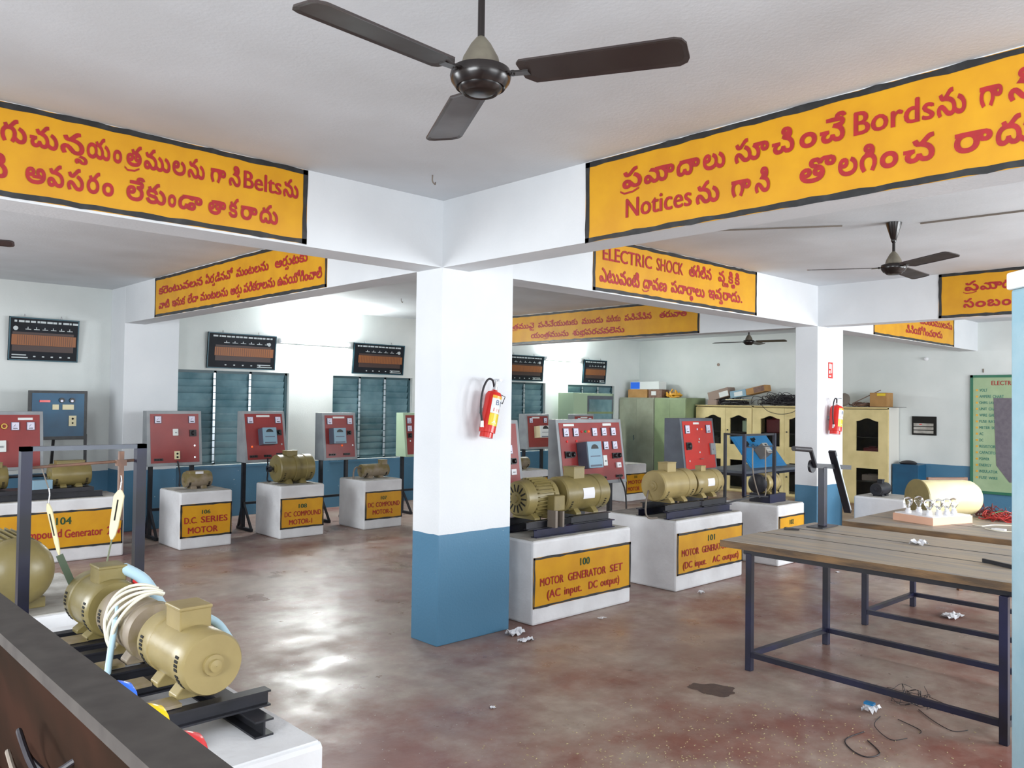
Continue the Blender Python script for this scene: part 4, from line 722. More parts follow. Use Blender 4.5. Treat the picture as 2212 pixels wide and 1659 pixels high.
# ---------------------------------------------------------------- brake test frames
def brake_frame_left():
    t = thing('brake_test_stand', 'tall dark steel brake frame standing on the foreground plinth', 'frame', (.84, 3.66, PT))
    w = .435; h = .825
    for x, m_ in ((0, 'navy'), (w, 'navy')):
        b = MB(); b.box((x - .018, -.02, 0), (x + .022, .02, h)); b.build('post', m_, t)
    b = MB(); b.box((-.018, -.02, h - .018), (w + .022, .02, h)); b.build('top_bar', 'darkgrey', t)
    b = MB(); b.cyl((.02, .02, h - .085), (w - .01, .02, h - .07), .006, 10); b.build('hanging_rod', 'rust', t, smooth=True)
    b = MB(); b.box((w - .085, -.005, h - .32), (w - .065, .012, h - .03)); b.box((w - .095, -.008, h - .09), (w - .055, .014, h - .065)); b.build('screw_handle', 'rust', t)
    return t
brake_frame_left()
def balance(top, bot, name, label, w=.036, belt=None):
    t = thing(name, label, 'balance', top); top = Vector(top); d = Vector(bot) - top; L = d.length; d.normalize()
    s = MB(); r = Vector((.8, -.6, 0)); n = d.cross(r).normalized()
    prof = [(0, .3), (.06, .7), (.12, 1), (.75, .8), (.92, .55), (1, .2)]
    vs = []
    for o_ in (-.006, .006):
        for k, ww in prof:
            for sg in (-1, 1): vs.append(d * (L * k) + r * (sg * w / 2 * ww) + n * o_)
    m = len(prof) * 2; fs = []
    for i in range(len(prof) - 1):
        fs.append((2 * i, 2 * i + 1, 2 * i + 3, 2 * i + 2)); fs.append((m + 2 * i, m + 2 * i + 2, m + 2 * i + 3, m + 2 * i + 1))
        fs.append((2 * i, 2 * i + 2, m + 2 * i + 2, m + 2 * i)); fs.append((2 * i + 1, m + 2 * i + 1, m + 2 * i + 3, 2 * i + 3))
    s.add(vs, fs); s.build('scale_body', 'cream', t, bevel=.002)
    s = MB(); s.bar(d * (L * .2) + n * -.0075, d * (L * .62) + n * -.0075, .005, .003); s.bar(d * (L * .2) + n * .0075, d * (L * .62) + n * .0075, .005, .003); s.build('pointer_slot', 'hole', t)
    s = MB(); s.tube([(0, 0, .06), (.004, 0, .03), (0, 0, 0)], .003); s.build('hook', 'chrome', t, smooth=True)
    return t
balance((.915, 3.62, 1.225), (.955, 3.60, 1.02), 'spring_balance', 'narrow white spring balance hanging left in the brake frame', .020)
balance((1.185, 3.62, 1.26), (1.15, 3.60, 1.06), 'spring_balance', 'broad white spring balance hanging right in the brake frame', .042)
b = MB(); b.bar((.955, 3.60, 1.02), (1.02, 3.56, .84), .026, .004, (0, 1, 0)); solo('brake_belt', b, 'belt', 'dark green belt running down from the narrow spring balance', 'belt')
b = MB(); b.tube([(1.15, 3.60, 1.06), (1.12, 3.585, .93), (1.085, 3.57, .80)], .0035); solo('cord', b, 'twine', 'thin cord running down from the broad spring balance', 'cord', smooth=True)
b = MB(); b.tube([(.915, 3.62, 1.285), (.90, 3.66, 1.36)], .0025); solo('hanging_wire', b, 'wiregrey', 'thin wire between the rod and the narrow spring balance', 'wire', smooth=True)
def brake_frame_right():
    t = thing('brake_test_stand', 'open black brake frame of thin bars on the grey-sided plinth', 'frame', (7.42, 4.40, 0))
    for x, y, z0, z1, w, m_ in ((0, .22, 0, 1.36, .025, 'dark'), (0, 0, .73, 1.355, .03, 'navy'), (.60, 0, .66, 1.355, .03, 'navy')):
        b = MB(); b.box((x - w / 2, y - w / 2, z0), (x + w / 2, y + w / 2, z1)); b.build('post', m_, t)
    b = MB(); b.bar((0, .22, 1.35), (0, 0, 1.345), .02); b.bar((0, 0, 1.345), (.60, 0, 1.345), .02); b.build('top_bar', 'dark', t)
    b = MB(); b.bar((0, 0, 1.22), (.60, 0, 1.22), .01); b.build('hanging_rod', 'dark', t)
    b = MB(); b.bar((0, 0, .74), (.60, 0, .68), .015); b.bar((-.05, .20, .64), (.25, .0, .715), .015); b.build('bottom_bar', 'dark', t)
    b = MB(); b.bar((.6, 0, .66), (.6, .1, .62), .02); b.build('foot_bar', 'dark', t)
brake_frame_right()
for (x, z, lb) in ((7.60, 1.2, 'thin belt hanging left inside the black brake frame'), (7.85, 1.2, 'thin chain hanging right inside the black brake frame')):
    b = MB(); b.tube([(x, 4.41, 1.21), (x + .01, 4.41, .95), (x + (.14 if x < 7.7 else .03), 4.42, .72), (x + (.2 if x < 7.7 else -.04), 4.43, .70)], .007)
    solo('brake_belt', b, 'wiregrey', lb, 'belt', smooth=True)

# ---------------------------------------------------------------- control panels
def control_panel(x, y, w, zb, zt, tilt, dt, label, dev, face='panelred', body='grey', stand=True, rz=0, stand_m='dark', name='control_panel', cables=()):
    """x,y = front bottom left corner on plan; the face leans back by tilt"""
    t = thing(name, label, 'control panel', (x, y, 0), rz); h = zt - zb
    b = MB(); b.prism([(0, zb), ((0 if dt < .03 else tilt) + dt, zb), (tilt + dt, zt), (tilt, zt)], 'x', 0, w); b.build('cabinet', body, t, bevel=.004)
    L = math.hypot(h, tilt); X_ = Vector((1, 0, 0)); U = Vector((0, tilt / L, h / L)); Nn = X_.cross(U)
    T = Matrix(((X_.x, U.x, Nn.x, 0), (X_.y, U.y, Nn.y, 0), (X_.z, U.z, Nn.z, zb), (0, 0, 0, 1)))
    m = .036; fw_ = w - 2 * m; fh = L - 2 * m
    f = MB(T); f.box((m, m, -.001), (w - m, L - m, .004)); f.build('face_plate', face, t)
    def at(u, v): return m + u * fw_, L - m - v * fh
    for d in dev:
        k, u, v = d[:3]; cx, cy = at(u, v)
        if k == 'meter':
            s = d[3] if len(d) > 3 else .034
            b = MB(T); b.box((cx - s - .004, cy - s * 1.15 - .004, .004), (cx + s + .004, cy + s * 1.15 + .004, .016)); o = b.build('meter', 'steelside', t)
            b = MB(T); b.box((cx - s, cy - s * 1.15, .016), (cx + s, cy + s * 1.15, .020)); b.build('dial', 'dial', o)
            b = MB(T); b.bar((cx - s * .5, cy - s * .2, .0205), (cx + s * .1, cy + s * .5, .0205), .003, .001, (0, 0, 1)); b.box((cx - s * .6, cy - s * .8, .020), (cx + s * .6, cy - s * .55, .0205)); b.build('needle', 'black', o)
        elif k == 'label':
            b = MB(T); lw = d[3] if len(d) > 3 else .09; b.box((cx - lw, cy - .012, .004), (cx + lw, cy + .012, .006)); b.build('name_plate', 'labelwhite', t)
        elif k == 'lamp':
            b = MB(T); b.lathe([(0, .013), (.006, .013), (.012, .009), (.016, .001)], (cx, cy, .004), (0, 0, 1), 14); b.build('indicator_lamp', d[3], t, smooth=True)
        elif k == 'knob':
            s = d[3] if len(d) > 3 else .035; mm = d[4] if len(d) > 4 else 'black'
            b = MB(T); b.box((cx - s, cy - s, .004), (cx + s, cy + s, .018)); b.lathe([(0, s * .6), (.03, s * .5), (.034, .001)], (cx, cy, .018), (0, 0, 1), 18); b.box((cx - .005, cy - s * .7, .02), (cx + .005, cy + s * .7, .056)); b.build('rotary_switch', mm, t, smooth=True)
        elif k == 'tags':
            b = MB(T); b.box((cx - .05, cy - .014, .004), (cx + .05, cy + .014, .014))
            for q in range(3): b.cyl((cx - .03 + q * .03, cy, .014), (cx - .03 + q * .03, cy, .035), .007, 8)
            b.build('terminals', 'black', t)
        elif k == 'switch':
            b = MB(T); s = d[3] if len(d) > 3 else (.03, .04); mm = d[4] if len(d) > 4 else 'labelwhite'
            b.box((cx - s[0], cy - s[1], .004), (cx + s[0], cy + s[1], .03)); o = b.build('switch', mm, t, bevel=.004)
            b = MB(T); b.box((cx - s[0] * .35, cy - s[1] * .25, .03), (cx + s[0] * .35, cy + s[1] * .05, .038)); b.build('switch_lever', 'grey', o)
        elif k == 'socket':
            b = MB(T); b.box((cx - .032, cy - .048, .004), (cx + .032, cy + .048, .018)); o = b.build('socket', 'cream', t, bevel=.003)
            b = MB(T); b.cyl((cx, cy + .018, .018), (cx, cy + .018, .022), .012, 12); b.cyl((cx, cy - .022, .018), (cx, cy - .022, .022), .012, 12); b.build('socket_holes', 'hole', o)
        elif k == 'variac':
            sw, sh, sd = d[3]
            b = MB(T); b.box((cx - sw / 2, cy - sh / 2, .004), (cx + sw / 2, cy + sh / 2, sd)); o = b.build('starter_box', d[4] if len(d) > 4 else 'steelside', t, bevel=.004)
            b = MB(T); b.box((cx - sw / 2 + .004, cy - sh / 2, sd), (cx + sw / 2, cy + sh / 2, sd + .012)); b.build('starter_cover', d[5] if len(d) > 5 else 'bluegrey', o, bevel=.004)
            b = MB(T); n = 14; R2 = sw * .26; yy = cy + sh * .22; vs = [(cx, yy, sd + .0135)] + [(cx + cos(pi * i / n) * R2, yy + sin(pi * i / n) * R2 * .8, sd + .0135) for i in range(n + 1)]
            b.add(vs, [(0, i + 1, i + 2) for i in range(n)]); b.build('dial_arc', 'black', o)
            b = MB(T); b.box((cx - sw * .34, cy - sh * .08, sd + .012), (cx + sw * .34, cy - sh * .04, sd + .0135)); b.box((cx - sw * .4, cy - sh * .45, sd + .012), (cx + sw * .4, cy - sh * .38, sd + .0135)); b.build('cover_marks', 'steelside', o)
        elif k == 'handle':
            b = MB(T); b.tube([(cx - .03, cy, .004), (cx - .02, cy, .03), (cx + .02, cy, .03), (cx + .03, cy, .004)], .005); b.build('handle', 'chrome', t, smooth=True)
        elif k == 'screw':
            b = MB(T); b.cyl((cx, cy, .004), (cx, cy, .012), .012, 12); b.build('terminal_post', d[3] if len(d) > 3 else 'chrome', t)
        elif k == 'rings':
            b = MB(T)
            for q in range(d[3]): b.lathe([(0, .018), (.014, .018), (.014, .030), (0, .034)], (cx + q * .075, cy, .004), (0, 0, 1), 20, cap=False)
            b.build('brass_rings', 'brass', t, smooth=True)
    for (u, v, pts) in cables:
        cx, cy = at(u, v); p0 = T @ Vector((cx, cy, .02)); c = MB(); c.tube([p0] + [Vector(q) for q in pts], .009); c.build('cable', 'rubber', t, smooth=True)
    if stand:
        yb = tilt + dt - .06
        for sx in (.12 * w, .88 * w):
            b = MB(); b.box((sx - .022, yb - .022, .03), (sx + .022, yb + .022, zb)); b.bar((sx, yb - .25, .02), (sx, yb + .14, .02), .035)
            b.bar((sx, yb - .24, .03), (sx, yb, .36), .025); b.bar((sx, yb + .12, .03), (sx, yb, .36), .025); b.build('stand_leg', stand_m, t)
        b = MB(); b.bar((.12 * w, yb, .33), (.88 * w, yb, .33), .03); b.build('stand_crossbar', stand_m, t)
    return t
V = (.19, .21, .12)
control_panel(3.49, 9.76, .64, .845, 1.49, .07, .12, 'red control panel without a transformer box, behind the SERIES MOTOR plinth',
    [('meter', .15, .12), ('meter', .85, .12), ('switch', .50, .38), ('knob', .87, .40, .04), ('screw', .90, .66, 'chrome'), ('socket', .53, .85), ('tags', .15, .93), ('screw', .9, .9)], cables=((.53, .97, ((.34, -.08, .75), (.33, -.1, .62), (.30, -.2, .64))),))
control_panel(4.62, 9.64, .58, .85, 1.49, .14, .11, 'red control panel with a grey box and shiny face, behind the MOTOR-1 plinth',
    [('label', .48, .05), ('meter', .13, .14), ('meter', .87, .14), ('variac', .50, .52, V), ('knob', .87, .42, .035), ('screw', .92, .68), ('lamp', .13, .72, 'lamporange'), ('tags', .15, .93), ('tags', .52, .93), ('tags', .86, .9)],
    cables=((.5, .98, ((.26, -.08, .74), (.22, -.15, .64), (.18, -.3, .64))),))
control_panel(5.76, 9.70, .52, .83, 1.47, .08, .17, 'red control panel with a grey box, behind the MOTOR-2 plinth',
    [('label', .48, .05), ('meter', .15, .14), ('meter', .85, .14), ('variac', .33, .50, V), ('knob', .82, .42, .03), ('lamp', .55, .72, 'lamporange'), ('screw', .92, .72), ('tags', .2, .93), ('tags', .7, .93)])
control_panel(7.10, 9.70, .62, .83, 1.47, .08, .17, 'red control panel mostly hidden behind the near pillar, only its left end showing',
    [('meter', .10, .14), ('meter', .10, .34), ('knob', .10, .52), ('screw', .1, .66)], body='pale_green')
control_panel(9.62, 9.74, .56, .86, 1.45, .06, .16, 'small red control panel seen just left of the large slanted panel',
    [('label', .40, .05), ('meter', .15, .14), ('meter', .85, .14), ('variac', .55, .52, (.26, .20, .14), 'cream', 'labelwhite')])
control_panel(10.80, 9.74, .56, .86, 1.445, .06, .12, 'red control panel of which only the top edge shows above the large slanted panel',
    [('label', .5, .05), ('meter', .2, .14), ('meter', .8, .14)])
control_panel(1.40, 9.85, 1.04, .86, 1.48, .08, .12, 'wide red control panel with brass rings at the left edge, behind plinth 104',
    [('label', .86, .08, .07), ('rings', .50, .22, 3), ('meter', .76, .22), ('meter', .91, .22), ('switch', .625, .60, (.045, .06)), ('meter', .3, .22), ('knob', .3, .5)])
DEV = [('label', .15, .035, .08), ('label', .78, .035, .07), ('meter', .09, .16), ('meter', .245, .16), ('lamp', .345, .15, 'lampred'), ('lamp', .405, .15, 'lampgreen'), ('lamp', .46, .15, 'lamporange'),
       ('meter', .55, .16), ('meter', .71, .16), ('meter', .87, .16), ('meter', .72, .40), ('meter', .875, .40), ('screw', .1, .31, 'lampred'), ('screw', .25, .31, 'lampred'),
       ('variac', .36, .56, (.22, .27, .14)), ('knob', .085, .53, .035), ('knob', .16, .53, .03), ('knob', .85, .585, .03), ('knob', .92, .585, .03), ('switch', .67, .66, (.032, .055)), ('screw', .09, .79, 'chrome'),
       ('switch', .90, .75, (.034, .028), 'white'), ('tags', .10, .97), ('tags', .62, .95), ('tags', .90, .94)]
control_panel(6.02, 5.60, 1.03, .80, 1.477, .10, .10, 'large slanted red control panel with many meters in the middle of the room', DEV,
    cables=((.90, .97, ((.93, -.06, .7), (.90, -.10, .4), (.86, -.12, .1), (.8, -.1, .012), (.6, -.2, .012))),))
control_panel(4.46, 5.60, 1.03, .80, 1.477, .10, .10, 'slanted red control panel mostly hidden by the near pillar, its right edge showing', DEV)
control_panel(8.16, 5.62, .70, .84, 1.48, .08, .22, 'bright red control panel with dark grey sides in front of the green cupboards',
    [('label', .45, .045, .06), ('meter', .13, .17, .04), ('meter', .83, .17, .04), ('screw', .47, .17, 'dial'), ('lamp', .62, .17, 'lamporange'), ('knob', .13, .52, .045), ('screw', .5, .38), ('screw', .48, .44), ('screw', .48, .66), ('handle', .5, .80), ('screw', .12, .83, 'chrome'), ('switch', .92, .6, (.05, .07), 'grey')], face='panelorange', body='darkgrey')
# blue panel on an easel at the left
t = thing('easel_panel', 'dark blue instrument board on a black easel by the back wall', 'control panel', (2.44, 10.55, 0))
b = MB(); b.box((0, 0, 1.14), (.62, .03, 1.71)); b.build('frame', 'black', t, bevel=.003); b = MB(); b.box((.035, -.004, 1.18), (.585, 0, 1.68)); fp = b.build('face_plate', 'panelblue', t)
for x in (.0, .60):
    b = MB(); b.bar((x + .01, .015, 1.2), (x + (.0 if x else -.02), -.05 - .0, 0), .028); b.build('leg', 'dark', t)
b = MB(); b.bar((.3, .03, 1.6), (.3, .40, 0), .028); b.build('leg', 'dark', t)
for (x, z, k) in ((.34, 1.60, 'd'), (.45, 1.60, 'd')):
    b = MB(); b.cyl((x, -.004, z), (x, -.02, z), .03, 18); o = b.build('meter', 'black', t); b = MB(); b.cyl((x, -.02, z - .008), (x, -.022, z - .008), .015, 12); b.build('dial', 'dial', o)
for (x0_, x1_, z0_, z1_, m_, n_) in ((.11, .22, 1.575, 1.60, 'lampred', 'name_plate'), (.245, .31, 1.49, 1.55, 'cream', 'plate'), (.35, .47, 1.49, 1.55, 'cream', 'plate'), (.42, .50, 1.30, 1.42, 'cream', 'socket')):
    b = MB(); b.box((x0_, -.016, z0_), (x1_, -.004, z1_)); b.build(n_, m_, t)
b = MB(); b.cyl((.46, -.016, 1.385), (.46, -.02, 1.385), .012); b.cyl((.46, -.016, 1.335), (.46, -.02, 1.335), .010); b.build('socket_holes', 'hole', t)
# bright blue panel and the blue grey table it stands on
control_panel(10.24, 5.95, .98, .775, 1.20, .34, .025, 'bright blue tilted panel seen through the black brake frame', [('knob', .22, .25, .04), ('knob', .50, .10, .03), ('variac', .42, .62, (.13, .17, .16), 'wiregrey', 'cement'), ('screw', .4, .3, 'chrome'), ('screw', .55, .3, 'markblue')], face='skyblue', body='skyblue', stand=False)
t = thing('side_table', 'blue grey table behind the black brake frame', 'table', (9.75, 5.75, 0))
b = MB(); b.box((0, 0, .735), (1.75, .72, .77)); b.build('tabletop', 'darkgrey', t); b = MB(); b.box((.02, .02, .70), (1.73, .70, .735)); b.build('apron', 'navy', t)
for x in (.06, 1.69):
    for y in (.06, .66): b = MB(); b.box((x - .02, y - .02, 0), (x + .02, y + .02, .70)); b.build('leg', 'navy', t)

# the panel right beside the camera, seen from behind and above
t = thing('control_panel', 'near control panel seen from behind, its dusty grey rim crossing the bottom left corner', 'control panel', (.21, -.35, 0))
zt = 1.40
b = MB(); b.box((0, 0, zt - .012), (.042, 2.2, zt)); b.build('top_rim', 'rim', t)
for ya, yb2 in ((0, .03), (2.17, 2.2)):
    b = MB(); b.prism([(.0, .64), (.235, .64), (.04, zt - .01), (0, zt - .01)], 'y', ya, yb2); b.build('side_frame', 'rim', t)
b = MB(); b.box((0, 0, .62), (.235, 2.2, .65)); b.build('bottom_frame', 'rim', t)
b = MB(); b.prism([(.040, zt - .012), (.036, zt - .012), (.226, .65), (.232, .65)], 'y', .03, 2.17); b.build('face_plate', 'inner', t)
for q, (yy, m_, lb) in enumerate(((1.157, 'knobblue', 'blue indicator lamp'), (1.079, 'knobyellow', 'yellow indicator lamp'), (1.0, 'knobred', 'red indicator lamp'))):
    b = MB(); b.lathe([(0, .020), (.010, .020), (.018, .017), (.026, .011), (.029, .001)], (.045, yy, zt - .035), (1, 0, .25), 24, cap=False); o = b.build('indicator_lamp', m_, t, smooth=True); o['label'] = lb
    b = MB(); b.cyl((.044, yy, zt - .035), (.030, yy, zt - .038), .008, 12); b.build('lamp_tail', 'rubber', o)
for k in range(6):
    yy = .95 + k * .13; z = zt - .15 - .07 * (k % 3)
    xf = lambda zz: .038 + (zt - zz) * .255
    b = MB(); b.tube([(xf(z), yy, z), (xf(z) - .03, yy + .03, z - .02), (xf(z) - .035, yy + .10, z + .01), (xf(z - .05) - .02, yy + .16, z - .05), (xf(z - .08), yy + .1, z - .08)], .0035); b.build('wire', ('rubber', 'wiregrey', 'wiremaroon')[k % 3], t, smooth=True)
for yy, z in ((1.18, 1.22), (1.30, 1.10), (1.44, 1.18), (1.10, 1.06), (.95, 1.2)):
    xw = .040 + (zt - z) * .25
    b = MB(); b.box((xw - .022, yy - .018, z - .014), (xw, yy + .018, z + .014)); b.cyl((xw - .035, yy + .006, z), (xw - .02, yy + .006, z), .006, 10); b.build('terminal_block', 'rubber', t)
for y in (.2, 2.0):
    b = MB(); b.box((.09, y - .02, .0), (.13, y + .02, .63)); b.build('stand_leg', 'dark', t)
# ---------------------------------------------------------------- work tables
def work_table(x0, x1, y0, y1, joints, legs, label, zt=.80, th=.048):
    t = thing('work_table', label, 'table', ((x0 + x1) / 2, (y0 + y1) / 2, 0)); cx, cy = (x0 + x1) / 2, (y0 + y1) / 2
    xs = [x0, *joints, x1]; rnd = random.Random(int(x0 * 10))
    for a, b_ in zip(xs[:-1], xs[1:]):
        b = MB(); e = rnd.uniform(-.03, .02); dz = rnd.uniform(-.002, .002)
        b.box((a - cx + .009, y0 - cy, zt - th + dz), (b_ - cx - .010, y1 - cy + e, zt + dz)); b.build('tabletop_plank', ['wood'], t, bevel=.004)
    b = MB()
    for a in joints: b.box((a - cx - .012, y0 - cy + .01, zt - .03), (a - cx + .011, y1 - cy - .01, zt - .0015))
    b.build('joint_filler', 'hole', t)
    b = MB(); b.box((x0 - cx + .001, y0 - cy + .004, zt - th + .003), (x0 - cx + .007, y1 - cy - .004, zt - .005)); b.build('edge_strip', 'woodedge', t)
    b = MB(); a0, a1 = x0 + .08 - cx, x1 - .14 - cx; c0, c1 = y0 + .10 - cy, y1 - .14 - cy; zf = zt - th - .036
    for p, q in (((a0, c0), (a1, c0)), ((a1, c0), (a1, c1)), ((a1, c1), (a0, c1)), ((a0, c1), (a0, c0))): b.bar((*p, zf + .018), (*q, zf + .018), .035)
    b.build('top_frame', 'dark', t)
    for (lx, ly) in legs:
        b = MB(); b.box((lx - .02 - cx, ly - .02 - cy, 0), (lx + .02 - cx, ly + .02 - cy, zf + .01)); b.build('leg', 'navy', t, bevel=.003)
    (ax, ay), (bx, by), (cx2, cy2), (dx, dy) = legs
    for p, q in (((ax, ay), (bx, by)), ((bx, by), (cx2, cy2)), ((cx2, cy2), (dx, dy)), ((dx, dy), (ax, ay))):
        b = MB(); b.bar((p[0] - cx, p[1] - cy, .10), (q[0] - cx, q[1] - cy, .10), .032); b.build('stretcher', 'navy', t)
work_table(4.55, 5.78, .75, 2.87, [5.02, 5.37], [(4.63, 2.70), (5.54, 2.64), (5.50, 1.12), (4.57, 1.27)], 'near plank-topped work table on a navy blue tube frame')
work_table(6.03, 7.35, .60, 2.76, [6.45, 6.9], [(6.26, 2.68), (7.14, 2.66), (7.10, .95), (6.24, .95)], 'second plank-topped work table, behind the near one, with a cream tank on it')

# crank stand at the back corner of the near table
t = thing('crank_stand', 'black post stand with a crank handle on the near table', 'stand', (5.60, 2.70, .80))
b = MB(); b.box((-.12, -.06, 0), (.12, .06, .006)); b.build('base_plate', 'dark', t)
b = MB(); b.box((-.024, -.024, .006), (.024, .024, .42)); b.build('post', 'navy', t, bevel=.003)
b = MB(); b.bar((-.13, 0, .435), (.38, -.02, .40), .032); b.build('cross_bar', 'dark', t)
b = MB(); b.bar((-.13, -.01, .43), (-.26, -.04, .55), .022); b.build('crank_arm', 'dark', t); b = MB(); b.cyl((-.26, -.04, .55), (-.48, -.03, .565), .017, 12); b.build('crank_grip', 'rubber', t, smooth=True)
b = MB(); b.lathe([(0, .045), (.02, .045)], (-.14, 0, .43), (0, 1, 0), 16); b.build('crank_hub', 'dark', t, smooth=True)
b = MB(); b.bar((.08, -.03, .53), (.34, -.03, .075), .02, .05, (0, 1, 0)); b.build('slanted_arm', 'dark', t); b = MB(); b.bar((.10, -.055, .495), (.33, -.055, .095), .012, .006, (0, 1, 0)); b.build('arm_slot', 'clip', t)

# cream tank, lamp board, wires on the second table
t = thing('water_tank', 'bright cream cylindrical tank lying on the second table', 'tank', (6.93, 2.33, .80), math.atan2(-.30, .46))
b = MB(); b.lathe([(-.25, .02), (-.25, .135), (-.24, .140), (.15, .140), (.20, .132), (.235, .11), (.255, .075), (.262, .001)], (0, 0, .142), (1, 0, 0), 48, cap=False); b.build('tank_shell', 'tank', t, smooth=True)
b = MB(); b.lathe([(0, .148), (.012, .148)], (-.262, 0, .142), (1, 0, 0), 40); b.cyl((-.29, 0, .142), (-.26, 0, .142), .02); b.build('end_flange', 'olive', t, smooth=True)
b = MB(); b.box((-.18, -.06, 0), (-.14, .06, .012)); b.box((.10, -.06, 0), (.14, .06, .012)); b.build('rest', 'tank', t)
t = thing('lamp_board', 'wooden lamp board with clear bulbs on a white top, before the cream tank', 'lamp board', (6.515, 2.29, .80), rad(-18))
b = MB(); b.box((-.215, -.17, 0), (.215, .17, .055)); b.build('wooden_base', ['fawn'], t, bevel=.003); b = MB(); b.box((-.205, -.16, .055), (.205, .16, .062)); b.build('white_top', 'white', t)
for i, (x, y) in enumerate(((-.14, -.08), (-.05, -.09), (.04, -.09), (.13, -.08), (-.16, .08), (-.03, .09))):
    b = MB(); b.lathe([(0, .022), (.02, .022), (.022, .016), (.038, .016)], (x, y, .062), (0, 0, 1), 16); b.build('bulb_holder', 'white', t, smooth=True)
    b = MB(); b.lathe([(0, .012), (.014, .016), (.03, .028), (.05, .034), (.07, .028), (.08, .012), (.083, .001)], (x, y, .098), (0, 0, 1), 20, cap=False); b.build('bulb', 'bulb', t, smooth=True)
def heap(name, label, m, cx, cy, z, n, rx, ry, hz, r, seed, cat='wires'):
    rnd = random.Random(seed); b = MB()
    for k in range(n):
        pts = []; a0 = rnd.uniform(0, 6.28); ox, oy = rnd.gauss(0, rx * .35), rnd.gauss(0, ry * .35); R2 = rnd.uniform(.3, .7)
        for j in range(9): a = a0 + j * rnd.uniform(.5, .9); pts.append((cx + ox + cos(a) * rx * R2, cy + oy + sin(a) * ry * R2, z + r + abs(rnd.gauss(0, hz * .5))))
        b.tube(pts, r, 5)
    return solo(name, b, m, label, cat, smooth=True, kind='stuff')
heap('wire_heap', 'heap of red connecting wires on the second table right of the cream tank', 'wirered', 7.02, 1.95, .80, 20, .20, .16, .05, .0035, 3)
heap('wire_heap', 'heap of dark maroon wires behind the red ones on the second table', 'wiremaroon', 7.15, 2.08, .80, 12, .16, .14, .07, .0035, 5)
b = MB(); b.tube([(6.90, 2.02, .84), (6.97, 1.96, .87), (7.00, 1.86, .85), (6.98, 1.78, .81)], .004); solo('loose_wire', b, 'wiregreen', 'green wire lying over the red wire heap', 'wire', smooth=True)
b = MB(); b.tube([(6.53, 2.02, .806), (6.50, 1.95, .806), (6.62, 1.92, .806), (6.68, 1.86, .806), (6.72, 1.78, .806), (6.80, 1.68, .806)], .004); solo('loose_wire', b, 'wirewhite', 'cream wire winding across the second table behind the white plug', 'wire', smooth=True)
b = MB(); b.tube([(6.40, 1.90, .806), (6.34, 1.80, .806), (6.38, 1.72, .806), (6.36, 1.58, .806)], .004); solo('loose_wire', b, 'wirewhite', 'short cream wire near the front edge of the second table', 'wire', smooth=True)
b = MB(); b.box((6.38, 1.77, .80), (6.42, 1.84, .815)); b.box((6.39, 1.84, .803), (6.41, 1.86, .812)); solo('wire_plug', b, 'white', 'small white plug on the second table', 'plug', bevel=.003)
def crumple(name, label, m, cx, cy, z, sx, sy, h, seed, cat='paper', n=7):
    rnd = random.Random(seed); b = MB(); vs = []; fs = []
    for i in range(n):
        for j in range(n):
            u, v = i / (n - 1) - .5, j / (n - 1) - .5; e = 1 - .5 * (abs(u) + abs(v))
            vs.append((cx + (u + rnd.uniform(-.06, .06)) * sx, cy + (v + rnd.uniform(-.06, .06)) * sy, z + .002 + rnd.random() * h * e))
    for i in range(n - 1):
        for j in range(n - 1): a = i * n + j; fs.append((a, a + n, a + n + 1, a + 1))
    m2 = len(vs); vs += [(x, y, max(z + .0005, q - .0015)) for x, y, q in vs]; fs += [tuple(i + m2 for i in f)[::-1] for f in fs]
    b.add(vs, fs); return solo(name, b, m, label, cat)
crumple('paper_scrap', 'crumpled white paper on the near table', 'paper', 5.35, 1.96, .80, .10, .08, .04, 11)
b = MB(); b.bar((5.02, 1.50, .812), (4.93, 1.33, .812), .014, .02); solo('steel_rod', b, 'dark', 'short black rod on the near table beside the pale blue post', 'rod')
b = MB(); b.bar((5.24, 2.80, .806), (5.30, 2.72, .806), .02, .01); solo('metal_strip', b, 'dark', 'small dark strip at the far end of the near table', 'strip')

# litter on the floor
for k, (x, y, sx, sy, h, m_, lb) in enumerate(((4.06, 4.22, .12, .09, .06, 'paper', 'larger crumpled paper at the foot of the near pillar'), (4.02, 4.06, .12, .06, .03, 'paper', 'flat torn paper just in front of the near pillar'),
        (6.18, 4.08, .05, .04, .035, 'paper', 'small white paper ball on the floor near plinth 101'), (4.88, 4.11, .07, .04, .006, 'paper', 'flat white scrap on the floor before plinth 100'),
        (7.02, 2.32, .20, .12, .04, 'paper', 'crumpled paper on the floor under the second table'), (3.01, 3.29, .03, .025, .012, 'paper', 'tiny white scrap alone on the open floor'),
        (8.0, 3.7, .05, .03, .01, 'paper', 'small scrap on the floor beside the second table'))):
    crumple('paper_scrap', lb, m_, x, y, 0, sx, sy, h, 20 + k)
o = crumple('snack_packet', 'crumpled blue and white packet on the floor under the near table edge', 'paper', 4.52, 1.90, 0, .11, .07, .05, 40, 'packet')
b = MB(); b.cbox((-.02, 0, .045), (.035, .05, .012)); b.build('packet_print', 'skyblue', o)
heap('wire_tangle', 'tangle of thin dark wire on the floor under the near table', 'rubber', 4.82, 1.78, 0, 9, .16, .14, .05, .0016, 8)
b = MB(); b.tube([(4.73, 1.73, .003), (4.62, 1.62, .004), (4.55, 1.50, .003), (4.62, 1.45, .003)], .002); b.tube([(4.50, 1.75, .003), (4.44, 1.62, .003), (4.39, 1.60, .003)], .002); b.tube([(4.47, 1.83, .003), (4.30, 1.79, .01), (4.20, 1.67, .003), (4.28, 1.62, .003)], .002); solo('loose_wire', b, 'rubber', 'thin black wires trailing from the tangle on the floor', 'wire', smooth=True)
